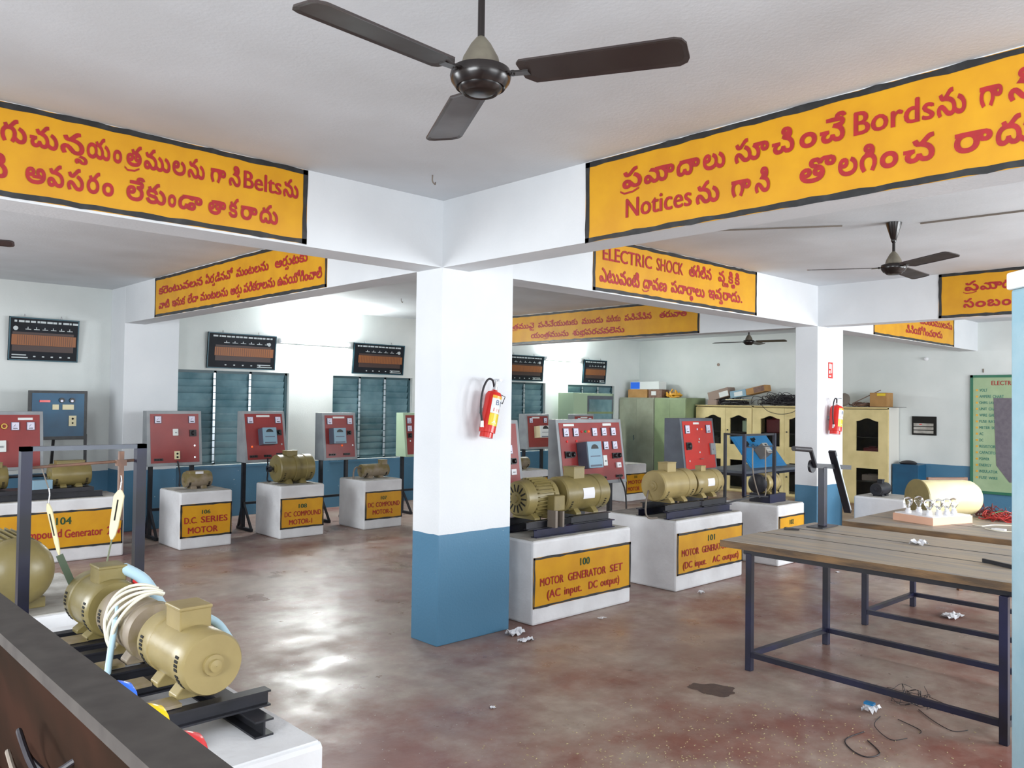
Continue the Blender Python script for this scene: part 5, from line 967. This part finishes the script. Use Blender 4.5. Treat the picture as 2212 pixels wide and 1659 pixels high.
b = MB(); b.tube([(4.20, 1.80, .003), (4.03, 1.82, .003), (3.93, 1.74, .003), (3.91, 1.66, .003), (4.0, 1.64, .003), (4.10, 1.74, .004)], .0028); solo('loose_wire', b, 'rubber', 'single loop of thin black wire at the bottom right of the open floor', 'wire', smooth=True)
b = MB(); rnd = random.Random(2)
for k in range(900):
    x = rnd.gauss(3.3, .6); y = 2.05 + rnd.gauss(0, .42) - (x - 3.3) * .25; a = rnd.uniform(0, 6.28); l = rnd.uniform(.003, .011)
    b.bar((x, y, .0015), (x + cos(a) * l, y + sin(a) * l, .002), .003, .002)
o = b.build('wood_shavings', 'shaving', kind='stuff'); tag(o, 'sprinkle of pale wood shavings on the floor in front of the near pillar', 'shavings')

M['oil'] = mat('oil_stain', rgb(70, 56, 52), rgb(88, 70, 64), rough=.45, scale=30)
def stain(cx, cy, rx, ry, rot, label, seed):
    rnd = random.Random(seed); b = MB(); n = 40; vs = [(cx, cy, .0012)]
    for i in range(n):
        a = 2 * pi * i / n; q = 1 + .12 * sin(3 * a + seed) + .08 * sin(7 * a) + rnd.uniform(-.05, .05); u, v = cos(a) * rx * q, sin(a) * ry * q
        vs.append((cx + u * cos(rot) - v * sin(rot), cy + u * sin(rot) + v * cos(rot), .0008))
    b.add(vs, [(0, i + 1, (i + 1) % n + 1) for i in range(n)]); o = solo('oil_stain', b, 'oil', label, 'stain'); return o
stain(4.16, 2.66, .10, .13, .3, 'dark oval oil stain on the floor before the near table', 3)

# ---------------------------------------------------------------- pale blue post at the right edge
t = thing('steel_post', 'pale blue flaking steel post at the right edge of the picture', 'post', (1.165, .283, 0), rad(46.5))
b = MB(); b.box((-.03, -.055, 0), (.03, .02, 1.80)); b.build('post', 'pole', t, bevel=.003); b = MB(); b.box((-.034, -.058, 1.80), (.034, .024, 1.822)); b.build('post_cap', 'labelwhite', t, bevel=.003)
for z in (1.70, 1.47, 1.2, .95):
    b = MB(); b.lathe([(0, .006), (.003, .005), (.004, .001)], (-.030, .004, z), (-1, 0, 0), 12, cap=False); b.build('rivet', 'chrome', t, smooth=True)

# ---------------------------------------------------------------- ceiling fans
def ceiling_fan(x, y, z, angs, label, sweep=.60, stem=True):
    t = thing('ceiling_fan', label, 'fan', (x, y, z), 0, )
    b = MB(); b.lathe([(-.052, .001), (-.052, .030), (-.046, .046), (-.050, .050), (-.040, .062), (-.030, .066), (-.034, .072), (-.015, .086), (.0, .090), (.018, .086), (.026, .066)], (0, 0, 0), (0, 0, 1), 44, cap=False); b.build('motor_cover', 'fandark', t, smooth=True)
    b = MB(); b.lathe([(.02, .060), (.055, .052), (.095, .030), (.115, .014), (.118, .010)], (0, 0, 0), (0, 0, 1), 36); b.build('hub_bell', 'fanhub', t, smooth=True)
    top = 3.007 - z
    b = MB(); b.cyl((0, 0, .11), (0, 0, top - .06), .0105, 14); b.lathe([(0, .012), (.012, .019), (.03, .019), (.04, .012)], (0, 0, top - .15), (0, 0, 1), 16); b.build('down_rod', 'fandark', t, smooth=True)
    b = MB(); b.lathe([(top - .13, .014), (top - .12, .022), (top - .02, .052), (top - .003, .056)], (0, 0, 0), (0, 0, 1), 30); b.build('canopy', 'fandark', t, smooth=True)
    for a in angs:
        T = Matrix.Rotation(rad(a), 4, 'Z')
        br = MB(T); br.bar((.075, 0, .0), (.15, 0, -.004), .028, .006); br.cyl((.10, 0, -.008), (.10, 0, .006), .007, 10); 
        T2 = T @ Matrix.Rotation(rad(-9), 4, 'X')
        bl = MB(T2); L0, L1, w0, w1 = .125, sweep, .060, .066
        out = [(L0 + .012, -w0), (L0, -w0 + .014), (L0 + .004, w0 * .5), (L0 + .03, w0)]
        out += [(L1 - .03, w1), (L1 - .008, w1 - .014), (L1, w1 - .035), (L1, -w1 + .03), (L1 - .01, -w1 + .008), (L1 - .03, -w1)]
        out = out[::-1]
        n = len(out)
        cx = sum(p[0] for p in out) / n; ins = [(cx + (p[0] - cx) * .93, p[1] * .80) for p in out]
        vs = [(p[0], p[1], .002) for p in out] + [(p[0], p[1], -.004) for p in out] + [(p[0], p[1], -.001) for p in ins]
        fs = [tuple(range(n))] + [((i + 1) % n, i, n + i, n + (i + 1) % n) for i in range(n)] + [((i + 1) % n + n, i + n, 2 * n + i, 2 * n + (i + 1) % n) for i in range(n)] + [tuple(range(2 * n, 3 * n))[::-1]]
        bl.add(vs, fs); o = bl.build('fan_blade', 'fan', t); br.build('blade_bracket', 'fandark', o)
ceiling_fan(1.565, 1.80, 2.60, (183, 297, 62), 'large dark brown ceiling fan overhead in the foreground')
ceiling_fan(6.17, 2.44, 2.675, (121, 239, 2), 'dark ceiling fan hanging beyond the right yellow beam sign')
ceiling_fan(11.75, 6.90, 2.66, (100, 280, 10), 'small distant ceiling fan seen below the ELECTRIC SHOCK beam')
ceiling_fan(.78, 6.50, 2.675, (-15, 105, 225), 'ceiling fan beyond the left beam with only a blade tip in view')
for (x, y, lb) in ((3.02, 3.90, 'small metal hook in the ceiling corner nearest the near pillar'), (6.43, 8.94, 'small hook on the ceiling of the far middle bay')):
    b = MB(); b.tube([(x, y, 3.007), (x, y, 2.97), (x + .02, y, 2.955), (x + .03, y + .01, 2.97)], .004); solo('ceiling_hook', b, 'wiregrey', lb, 'hook', smooth=True)
b = MB(); b.bar((6.30, 2.30, 3.001), (6.45, .8, 3.001), .012, .012); b.bar((6.0, 2.75, 3.001), (5.2, 4.0, 3.001), .012, .01); solo('ceiling_conduit', b, 'wiregrey', 'thin conduit run on the ceiling beside the right ceiling fan', 'conduit')

# ---------------------------------------------------------------- fire extinguishers and red notice
def extinguisher(x, y, z, label, tilt=-13, h=.33, r=.058):
    t = thing('fire_extinguisher', label, 'fire extinguisher', (x, y, z)); t.rotation_euler = (0, rad(-tilt), 0)
    b = MB(); b.lathe([(.0, r * .80), (.035, r * .80), (.037, r), (h - .03, r), (h - .008, r * .8), (h, r * .45), (h + .01, .018)], (0, 0, 0), (0, 0, 1), 36); b.build('cylinder', 'extred', t, smooth=True)
    def band(z0, z1, a0, a1, m_, n_, rr):
        q = MB(); n = 10; vs = []
        for i in range(n + 1):
            a = rad(a0 + (a1 - a0) * i / n)
            for zz in (z0, z1): vs.append((cos(a) * rr, sin(a) * rr, zz))
        q.add(vs, [(2 * i, 2 * i + 2, 2 * i + 3, 2 * i + 1) for i in range(n)]); q.build(n_, m_, t, smooth=True)
    a0, a1 = 225, 345
    band(h * .90 - .02, h * .90 + .0, a0, a1, 'labelorange', 'label_band', r + .0012); band(h * .52, h * .84, a0, a1, 'labelwhite', 'label_band', r + .0012); band(h * .26, h * .515, a0, a1, 'labelyellow', 'label_band', r + .0012)
    # symbols of the label
    def patch(z0, z1, a0, a1, m_, n_, hold=None):
        q = MB(); n = 4; rr = r + .0022; vs = []
        for i in range(n + 1):
            a = rad(a0 + (a1 - a0) * i / n)
            for zz in (z0, z1): vs.append((cos(a) * rr, sin(a) * rr, zz))
        q.add(vs, [(2 * i, 2 * i + 2, 2 * i + 3, 2 * i + 1) for i in range(n)]); q.build(n_, m_, t)
    for ch, a in (('B', 252), ('C', 292)):
        vs, fs, wd = latin(ch); q = MB(); hh = .052
        q.add([(cos(rad(a) + px * hh / r) * (r + .003), sin(rad(a) + px * hh / r) * (r + .003), h * .70 + py * hh) for px, py in vs], fs); q.build('class_letter', 'markblue', t)
    for a in (245, 268, 291): patch(h * .56, h * .63, a, a + 5, 'extred', 'pictogram')
    q = MB(); q.add([(cos(rad(a)) * (r + .003), sin(rad(a)) * (r + .003), h * .30 + zz) for a, zz in ((245, 0), (285, 0), (265, .025))], [(0, 1, 2)]); q.build('label_emblem', 'labelwhite', t)
    b = MB(); b.cyl((0, 0, h + .008), (0, 0, h + .045), .017, 16); b.cyl((0, 0, h + .045), (0, 0, h + .09), .009, 12); b.box((-.012, -.045, h + .075), (.012, .02, h + .088)); b.build('valve', 'chrome', t, smooth=True)
    b = MB(); b.tube([(-.01, 0, h + .03), (-.045, -.01, h + .07), (-.09, -.01, h + .06), (-.115, -.01, h - .02), (-.105, -.01, h - .14), (-.07, -.01, .10)], .0075, 10); o = b.build('hose', 'rubber', t, smooth=True)
    b = MB(); b.cyl((-.07, -.01, .105), (-.058, -.005, .065), .012, 12, .016); b.build('nozzle', 'chrome', o, smooth=True)
    b = MB(); b.box((-.02, r - .002, h * .5), (.02, .096, h * .62)); b.build('wall_bracket', 'grey', t)
    b = MB(); b.tube([(.055, -.01, h - .01), (.10, -.01, h - .015), (.085, -.01, h - .07), (.05, -.01, h - .06)], .003, 8, False); b.build('handle_clip', 'hole', t)
extinguisher(3.795, 4.255, 1.40, 'red fire extinguisher hanging tilted on the near pillar')
extinguisher(9.12, 4.255, 1.33, 'red fire extinguisher hanging on the far pillar under the red notice', -9, .33, .072)
t = thing('fire_notice', 'small red and white fire notice on the far pillar', 'notice', (9.20, 4.349, 1.97))
b = MB(); b.box((-.055, -.004, 0), (.055, 0, .185)); b.build('notice_plate', 'extred', t)
b = MB(); b.box((-.04, -.0055, .11), (.0, -.004, .17)); b.box((-.04, -.0055, .02), (.01, -.004, .035)); b.box((.012, -.0055, .06), (.03, -.004, .165)); b.box((-.04, -.0055, .055), (-.01, -.004, .09)); b.build('notice_symbols', 'labelwhite', t)

# ---------------------------------------------------------------- charts on the back wall
def chart(x0, x1, z0, z1, label, flip=False, seed=1):
    t = thing('wall_chart', label, 'chart', ((x0 + x1) / 2, Y1, z0)); w = (x1 - x0) / 2; h = z1 - z0; rnd = random.Random(seed)
    T = Matrix.Rotation(rad(5), 4, 'X')
    b = MB(T); b.box((-w, -.035, 0), (w, -.015, h)); b.build('chart_panel', 'board', t)
    b = MB(T)
    for p in ((-w, 0, w, .014), (-w, h - .014, w, h), (-w, 0, -w + .014, h), (w - .014, 0, w, h)): b.box((p[0], -.040, p[1]), (p[2], -.015, p[3]))
    b.build('chart_frame', 'boardframe', t)
    b = MB(T); b.box((-w * .92 if flip else -w * .80, -.037, h * .36), (w * .92, -.035, h * .60)); b.build('orange_band', 'boardorange', t)
    b = MB(T); b.box((-w * .90 if flip else -w * .78, -.0365, h * .22), (w * .85, -.035, h * .355)); b.box((-w * .90 if flip else -w * .78, -.0365, h * .605), (w * .85, -.035, h * .66)); b.build('brown_band', 'boardbrown', t)
    b = MB(T); n = 26
    for i in range(n): xx = -w * .76 + i * w * 1.62 / n; b.box((xx, -.038, h * .37), (xx + .004, -.037, h * .59))
    b.build('winding_lines', 'boardbrown', t)
    b = MB(T); xx = -w * .86
    while xx < w * .84:
        l = rnd.uniform(.02, .07); b.box((xx, -.0385, h * .88), (xx + l, -.037, h * .925)); xx += l + rnd.uniform(.006, .02)
    for i in range(6):
        xx = -w * .55 + i * w * .24; b.box((xx, -.0385, h * .72), (xx + w * .16, -.037, h * .735)); b.box((xx + w * .06, -.0385, h * .735), (xx + w * .08, -.037, h * .78))
    for i in range(5): xx = (-w * .3 if flip else -w * .5) + i * w * .25; b.box((xx, -.0385, h * .09), (xx + .025, -.037, h * .12))
    sx = -w * .9 if flip else w * .45
    b.box((sx, -.0385, h * .12), (sx + w * .4, -.037, h * .145)); b.box((sx, -.0385, h * .06), (sx + w * .45, -.037, h * .085))
    b.build('chart_marks', 'chalk', t)
    b = MB(T); cxx = -w * .82 if flip else w * .78; b.lathe([(0, .026), (.0015, .026)], (cxx, -.037, h * .74), (0, -1, 0), 18); b.build('round_diagram', 'chalk', t)
    b = MB(T)
    for sx in (-.6, .45): b.tube([(w * sx, -.02, h), (w * sx + .01, -.015, h + .035), (w * sx + .02, -.02, h)], .004)
    b.build('hanging_loops', 'chrome', t, smooth=True)
chart(2.32, 3.07, 2.065, 2.58, 'black winding chart alone on the wall at the far left', True, 1)
chart(4.69, 5.70, 2.065, 2.56, 'black winding chart above the left louvred window', False, 2)
chart(7.01, 7.98, 2.065, 2.55, 'black winding chart just left of the near pillar', False, 3)
chart(10.25, 11.26, 2.05, 2.53, 'glare-washed winding chart just right of the near pillar', False, 4)
chart(12.41, 13.12, 2.05, 2.53, 'smallest winding chart, near the far wall corner', False, 5)

# ---------------------------------------------------------------- far wall: cupboards, boards
def steel_cupboard(y0, y1, xf, h, m, label):
    t = thing('steel_cupboard', label, 'cupboard', ((xf + 14.29) / 2, (y0 + y1) / 2, 0)); d = (14.29 - xf) / 2; w = (y1 - y0) / 2
    b = MB(); b.box((-d + .02, -w, .06), (d, w, h)); b.build('carcass', m, t, bevel=.006)
    for s_ in (-1, 1):
        q = MB(); q.box((-d, min(0, s_ * w) + (.006 if s_ < 0 else .001), .09), (-d + .02, max(0, s_ * w) - (.006 if s_ > 0 else .001), h - .03)); o = q.build('door', m, t, bevel=.003)
        if s_ == 1: q = MB(); q.cyl((-d - .02, .04, h * .52), (-d, .04, h * .52), .012, 12); q.box((-d - .03, .03, h * .50), (-d - .02, .05, h * .56)); q.build('handle', 'chrome', o)
    b = MB(); b.box((-d + .04, -w + .03, 0), (d, w - .03, .06)); b.build('plinth_base', 'dark', t)
    return t
steel_cupboard(10.13, 11.03, 13.60, 1.775, 'grey_steel', 'grey green steel cupboard in the far corner with cartons on top')
steel_cupboard(9.36, 10.12, 13.60, 1.775, 'green_steel', 'green steel cupboard beside the cream cupboards')
def cream_cupboard(y0, y1, label, panes, h=1.63, xf=13.85):
    t = thing('glazed_cupboard', label, 'cupboard', ((xf + 14.29) / 2, (y0 + y1) / 2, 0)); d = (14.29 - xf) / 2; w = (y1 - y0) / 2; cy = (y0 + y1) / 2
    b = MB(); b.box((-d + .03, -w, 0), (d, -w + .02, h)); b.box((-d + .03, w - .02, 0), (d, w, h)); b.box((-d + .03, -w, h - .02), (d, w, h)); b.box((-d + .03, -w, 0), (d, w, .06)); b.box((d - .015, -w, 0), (d, w, h)); b.build('carcass', 'creamcab', t)
    b = MB(); b.box((-d + .05, -w + .02, .75), (d - .02, w - .02, .77)); b.box((-d + .05, -w + .02, 1.12), (d - .02, w - .02, 1.135)); b.box((-d + .05, -w + .02, .38), (d - .02, w - .02, .395)); b.build('shelves', 'cabdark', t)
    b = MB(); b.box((d - .02, -w + .02, .06), (d - .016, w - .02, h - .02)); b.build('back_lining', 'cabdark', t)
    edges = [y0]; 
    for (a, b2), (c, d2) in zip(panes[:-1], panes[1:]): edges.append((b2 + c) / 2)
    edges.append(y1)
    rnd = random.Random(int(y0 * 7))
    for i, (pa, pb) in enumerate(panes):
        e0, e1 = edges[i] - cy + .003, edges[i + 1] - cy - .003; p0, p1 = pa - cy, pb - cy
        for (z0, z1, q0, q1, arch) in ((.74, h - .03, .90, 1.40, True), (.02, .70, .05, .61, False)):
            f = MB(); x0 = -d; x1 = -d + .03
            f.box((x0, e0, z0), (x1, p0, z1)); f.box((x0, p1, z0), (x1, e1, z1)); f.box((x0, p0, z0), (x1, p1, q0))
            if arch:
                n = 8; pm = (p0 + p1) / 2; hw = (p1 - p0) / 2
                for k in range(n):
                    u0, u1 = p0 + (p1 - p0) * k / n, p0 + (p1 - p0) * (k + 1) / n
                    def az(u): s_ = abs(u - pm) / hw; return q1 + .055 * (.5 + .5 * cos(pi * min(1, s_ * 1.05))) 
                    f.prism([(u0, az(u0)), (u1, az(u1)), (u1, z1), (u0, z1)], 'x', x0, x1)
            else: f.box((x0, p0, q1), (x1, p1, z1))
            o = f.build('door', 'creamcab', t)
            g = MB(); g.box((x0 + .012, p0, q0), (x0 + .016, p1, q1 + (.06 if arch else 0))); g.build('glass_pane', 'glass', o)
            if i % 2 == 0 or len(panes) == 1: g = MB(); g.cyl((x0 - .022, e1 - .05, (z0 + z1) / 2), (x0, e1 - .05, (z0 + z1) / 2), .013, 12); g.build('knob', 'dark', o)
    b = MB(); b.box((-d - .02, -w - .0, h), (d, w + .0, h + .012)); b.build('top_board', 'creamcab', t)
    b = MB(); b.box((-d - .004, -w, .70), (-d + .03, w, .74)); b.build('middle_rail', 'creamcab', t)
    # things inside, behind the glass
    return t
cream_cupboard(8.06, 9.29, 'cream glazed cupboard left of the far pillar, next to the green steel one', [(8.165, 8.525), (8.72, 9.08)])
cream_cupboard(6.80, 8.05, 'cream glazed cupboard partly hidden by the far pillar', [(6.96, 7.317), (7.494, 7.88)])
t = cream_cupboard(5.56, 6.46, 'cream glazed cupboard with a single arched door right of the far pillar', [(5.72, 6.095)])
b = MB(); b.box((-.19, -.455, 0), (.22, -.45, 1.64)); b.build('lit_side_panel', 'creamside_lit', t)  # thin sheet carrying the painted-in brightness of the lit side
for (y, z, sx, sy, sz, m_, lb) in ((8.95, .77, .15, .22, .24, 'cabdark', 'dark bundle behind the glass of the leftmost cream door'), (8.28, 1.135, .10, .16, .22, 'pale_green', 'pale file box behind the second arched pane'), (7.68, 1.135, .16, .32, .26, 'wiremaroon', 'dark red bundle behind the third arched pane'),
        (5.90, .77, .16, .26, .18, 'wiremaroon', 'reddish bundle behind the single arched pane'), (7.15, .77, .14, .2, .2, 'wiregrey', 'grey bundle behind the arched pane beside the far pillar'), (5.9, .395, .16, .3, .1, 'wiregrey', 'grey trays in the lower part of the single-door cupboard')):
    b = MB(); b.box((14.06 - sx / 2, y - sy / 2, z), (14.06 + sx / 2, y + sy / 2, z + sz)); b.box((14.06 - sx * .3, y - sy * .3, z + sz), (14.06 + sx * .3, y + sy * .2, z + sz * 1.15)); solo('stored_item', b, m_, lb, 'stored item', bevel=.02)
# glass-fronted cabinet standing before the last window
t = thing('steel_cabinet', 'pale green steel cabinet with a dark glass door in front of the last window', 'cabinet', (12.20, 10.70, 0))
b = MB(); b.box((-.62, -.20, .05), (-.22, .20, 1.84)); b.box((-.22, -.17, .05), (.60, .20, .12)); b.box((-.22, -.17, 1.79), (.60, .20, 1.84)); b.box((.57, -.17, .05), (.60, .20, 1.84)); b.box((-.22, .18, .05), (.6, .2, 1.84)); b.build('carcass', 'pale_green', t, bevel=.005)
b = MB(); b.box((-.21, -.19, .12), (.57, -.17, 1.79)); b.build('dark_door', 'darkgrey', t); b = MB(); b.box((-.16, -.195, 1.25), (.52, -.19, 1.72)); b.build('door_glass', 'louvre', t); b = MB(); b.box((-.21, -.197, 1.44), (.57, -.19, 1.48)); b.build('door_rail', 'green_steel', t)
b = MB(); b.box((-.55, -.14, 0), (.55, .14, .05)); b.build('base', 'dark', t)

# cartons and clutter on top of the cupboards
def carton(x, y, z, sx, sy, sz, m, label, rz=0, rx=0, extra=None, name='carton'):
    t = thing(name, label, 'box', (x, y, z)); t.rotation_euler = (rx, 0, rz)
    b = MB(); b.box((-sx / 2, -sy / 2, 0), (sx / 2, sy / 2, sz)); b.build('carton_body', m, t, bevel=.004)
    b = MB(); b.box((-sx * .06, -sy / 2 - .001, sz - .0), (sx * .06, sy / 2 + .001, sz + .001)); b.build('tape', 'cream', t)
    if extra: mm, (a0, a1, c0, c1) = extra; b = MB(); b.box((-sx / 2 - .002, a0, c0), (-sx / 2, a1, c1)); b.build('printed_label', mm, t)
    return t
ZC = 1.776
carton(13.92, 10.68, ZC, .30, .50, .17, 'cardboard', 'brown cardboard carton at the left end on top of the grey green cupboard')
carton(13.92, 10.24, ZC, .26, .34, .17, 'rust', 'dark brown carton with white print beside the brown one', extra=('labelwhite', (-.02, .1, .05, .13)))
carton(13.92, 10.52, ZC + .172, .26, .74, .16, 'labelwhite', 'blue and white carton stacked on the two brown cartons', extra=('knobblue', (.12, .36, .01, .15)))
heap('yellow_hose', 'coiled yellow hose on top of the green steel cupboard', 'labelorange', 13.95, 9.86, ZC, 7, .14, .20, .10, .016, 9, 'hose')
heap('black_net', 'dark heap of netting on the cream cupboard beside the far pillar', 'rubber', 14.03, 7.45, 1.645, 70, .13, .50, .17, .006, 12, 'netting')
carton(14.02, 8.95, 1.643, .26, .20, .10, 'greycard', 'small pale box at the left end on top of the cream cupboards')
heap('black_rags', 'black rags under the tilted cartons on the cream cupboard', 'rubber', 14.03, 8.62, 1.645, 40, .12, .32, .10, .008, 13, 'rags')
carton(14.03, 8.80, 1.77, .26, .46, .17, 'greycard', 'tilted grey brown carton with a red and white label', rx=rad(-14), extra=('labelwhite', (-.22, -.02, .01, .11)))
carton(14.02, 8.38, 1.80, .24, .34, .13, 'bluegrey', 'tilted blue and silver carton beside the red-labelled one', rx=rad(-8), extra=('labelwhite', (-.1, .08, .02, .1)))
carton(14.02, 8.03, 1.87, .22, .44, .12, 'cardboard', 'topmost brown and orange carton on the cream cupboards', rx=rad(-12), extra=('rust', (-.2, .02, .01, .11)))
b = MB(); b.box((13.84, 8.24, 1.742), (14.2, 8.62, 1.757)); solo('flat_board', b, 'cream', 'thin pale board under the tilted cartons', 'board')
b = MB(); b.tube([(13.82, 7.85, 1.66), (13.80, 7.7, 1.54), (13.80, 7.45, 1.49), (13.80, 7.2, 1.54), (13.82, 7.1, 1.66)], .005); solo('hanging_wire', b, 'rubber', 'thin black wire looping down over the front of the cream cupboard', 'wire', smooth=True)
carton(14.02, 5.74, 1.643, .26, .28, .24, 'cardboard', 'square cardboard box on the single-door cream cupboard', extra=('labelyellow', (-.12, .02, .19, .23)))
b = MB(); b.box((13.88, 5.40, 1.643), (14.2, 5.9, 1.65)); solo('flat_board', b, 'dark', 'thin dark board under the square cardboard box', 'board')
heap('tool_heap', 'heap of brown cloth and tools on the single-door cream cupboard', 'rust', 14.03, 6.08, 1.645, 16, .11, .20, .06, .010, 15, 'tools')
b = MB(); b.lathe([(0, .10), (.008, .115), (.03, .115), (.04, .10)], (14.0, 6.36, 1.76), (-1, .2, .2), 26); solo('round_fan_guard', b, 'wiregrey', 'round grey wheel standing on the cupboard behind the far extinguisher', 'wheel', smooth=True)
b = MB(); b.bar((13.95, 6.20, 1.70), (13.95, 5.72, 1.93), .012); solo('thin_stick', b, 'rust', 'thin stick leaning against the square cardboard box', 'stick')

# boards on the far wall
t = thing('notice_board', 'small black notice frame with three pale strips on the far wall', 'board', (14.299, 5.15, 1.19))
b = MB(); b.box((-.03, -.19, 0), (0, .19, .31)); b.build('frame', 'hole', t, bevel=.003)
for z in (.03, .09, .15): b = MB(); b.box((-.034, -.15, z), (-.03, .16, z + .045)); b.build('strip', 'cement', t)
b = MB(); b.box((-.036, .03, .17), (-.034, .07, .185)); b.build('red_mark', 'lampred', t)
t = thing('green_board', 'tall pale green board with teal writing on the far wall, beside the pale blue post', 'board', (14.299, 3.70, .31))
b = MB(); b.box((-.02, -.75, 0), (0, .75, 1.86)); b.build('board_panel', 'greenboard', t)
b = MB()
for q in ((-.75, 0, .75, .04), (-.75, 1.82, .75, 1.86), (-.75, 0, -.71, 1.86), (.71, 0, .75, 1.86)): b.box((-.035, q[0], q[1]), (0, q[2], q[3]))
b.build('board_frame', 'greenframe', t)
b = MB(); b.prism([(-.55, .20), (.20, .20), (.38, .45), (.42, 1.50), (-.55, 1.50)][::1], 'x', -.024, -.02); b.build('slate_area', 'slate', t)
b = MB(); word_mesh(b, 'ELECTRICAL', (-.0, 0, 0), (0, -1, 0), (0, 0, 1), -.45, .0, 1.70, .07, .022); b.build('lettering', 'red_letter', t)
b = MB(); rows = ['VOLT', 'AMPERE CHART', 'OHMS LAW', 'UNIT CHART', 'WIRE GAUGE', 'FUSE RATING', 'METER SCALE', 'AC', 'DC', 'RESISTOR', 'CAPACITOR', 'POWER', 'ENERGY', 'INSULATOR', 'FUSE WIRE']
for i, s_ in enumerate(rows):
    word_mesh(b, s_, (0, 0, 0), (0, -1, 0), (0, 0, 1), -.62, -.62 + .035 * len(s_) * .82, 1.60 - i * .098, .045, .022)
b.build('lettering', 'teal_letter', t)
b = MB()
for i in range(15): b.box((-.023, .64, 1.605 - i * .098), (-.02, .67, 1.635 - i * .098))
b.build('bullet_marks', 'labelorange', t)
b = MB(); b.lathe([(0, .03), (.02, .03), (.025, .018), (.06, .018)], (14.30, 5.12, 2.45), (-1, 0, 0), 16); o = solo('wall_lamp', b, 'white', 'small bare lamp holder high on the far wall', 'lamp', smooth=True)
b = MB(); b.cyl((14.295, 4.27, 2.21), (14.295, 4.27, 2.27), .01, 8); solo('wall_hook', b, 'wiregrey', 'small hook above the green board', 'hook')
b = MB(); b.lathe([(0, .03), (.01, .03)], (14.30, 9.07, 2.45), (-1, 0, 0), 16); solo('wall_patch', b, 'greycard', 'small round mark high on the far wall above the cupboards', 'mark')
# wooden chair behind the cream tank
def chair(x, y, rz):
    t = thing('wooden_chair', 'brown wooden chair standing behind the cream tank', 'chair', (x, y, 0), rz)
    b = MB(); b.box((-.22, -.22, .43), (.22, .22, .46)); b.build('seat', 'brownwood', t, bevel=.006)
    for sx in (-.19, .19):
        b = MB(); b.box((sx - .018, -.20, 0), (sx + .018, -.165, .43)); b.build('leg', 'brownwood', t); b = MB(); b.bar((sx, .19, 0), (sx, .19, .46), .035); b.bar((sx, .19, .44), (sx, .25, .98), .032); b.build('leg', 'brownwood', t)
    b = MB(); b.bar((-.21, .24, .90), (.21, .24, .90), .02, .16); b.bar((-.20, .225, .70), (.20, .225, .70), .018, .05); b.build('backrest', 'brownwood', t, bevel=.004)
chair(8.35, 2.65, rad(-35))
b = MB(); b.box((13.95, 5.12, 0), (14.29, 5.53, .71)); solo('low_cabinet', b, 'panelblue', 'low teal cabinet against the far wall beside the single-door cream cupboard', 'cabinet', bevel=.005)
b = MB(); b.lathe([(0, .12), (.02, .135), (.045, .10), (.06, .04)], (14.10, 5.33, .711), (0, 0, 1), 18); solo('black_bag', b, 'rubber', 'black folded bag on top of the low teal cabinet', 'bag', smooth=True)

# ---------------------------------------------------------------- groups of like things
GROUPS = {'machine_plinth': 'machine plinths', 'control_panel': 'control panels', 'ceiling_fan': 'ceiling fans', 'painted_sign': 'painted signs on the beams', 'wall_chart': 'winding charts on the back wall',
          'paper_scrap': 'scraps of paper', 'carton': 'cartons on the cupboards', 'fire_extinguisher': 'fire extinguishers on the pillars', 'glazed_cupboard': 'cream glazed cupboards', 'steel_cupboard': 'steel cupboards',
          'work_table': 'plank-topped work tables', 'motor_generator_set': 'coupled machine sets', 'electric_motor': 'single motors on plinths', 'tube_light': 'tube lights on the back wall', 'spring_balance': 'spring balances',
          'loose_wire': 'loose wires', 'cable_sleeve': 'pale blue cable sleeves', 'brake_test_stand': 'brake frames', 'stored_item': 'things stored behind the cupboard glass', 'ceiling_hook': 'ceiling hooks', 'flat_board': 'flat boards on the cupboards', 'brake_belt': 'brake belts'}
for o in bpy.data.objects:
    if o.parent is None and 'label' in o:
        k = o.name.split('.')[0]
        if k in GROUPS: o['group'] = GROUPS[k]
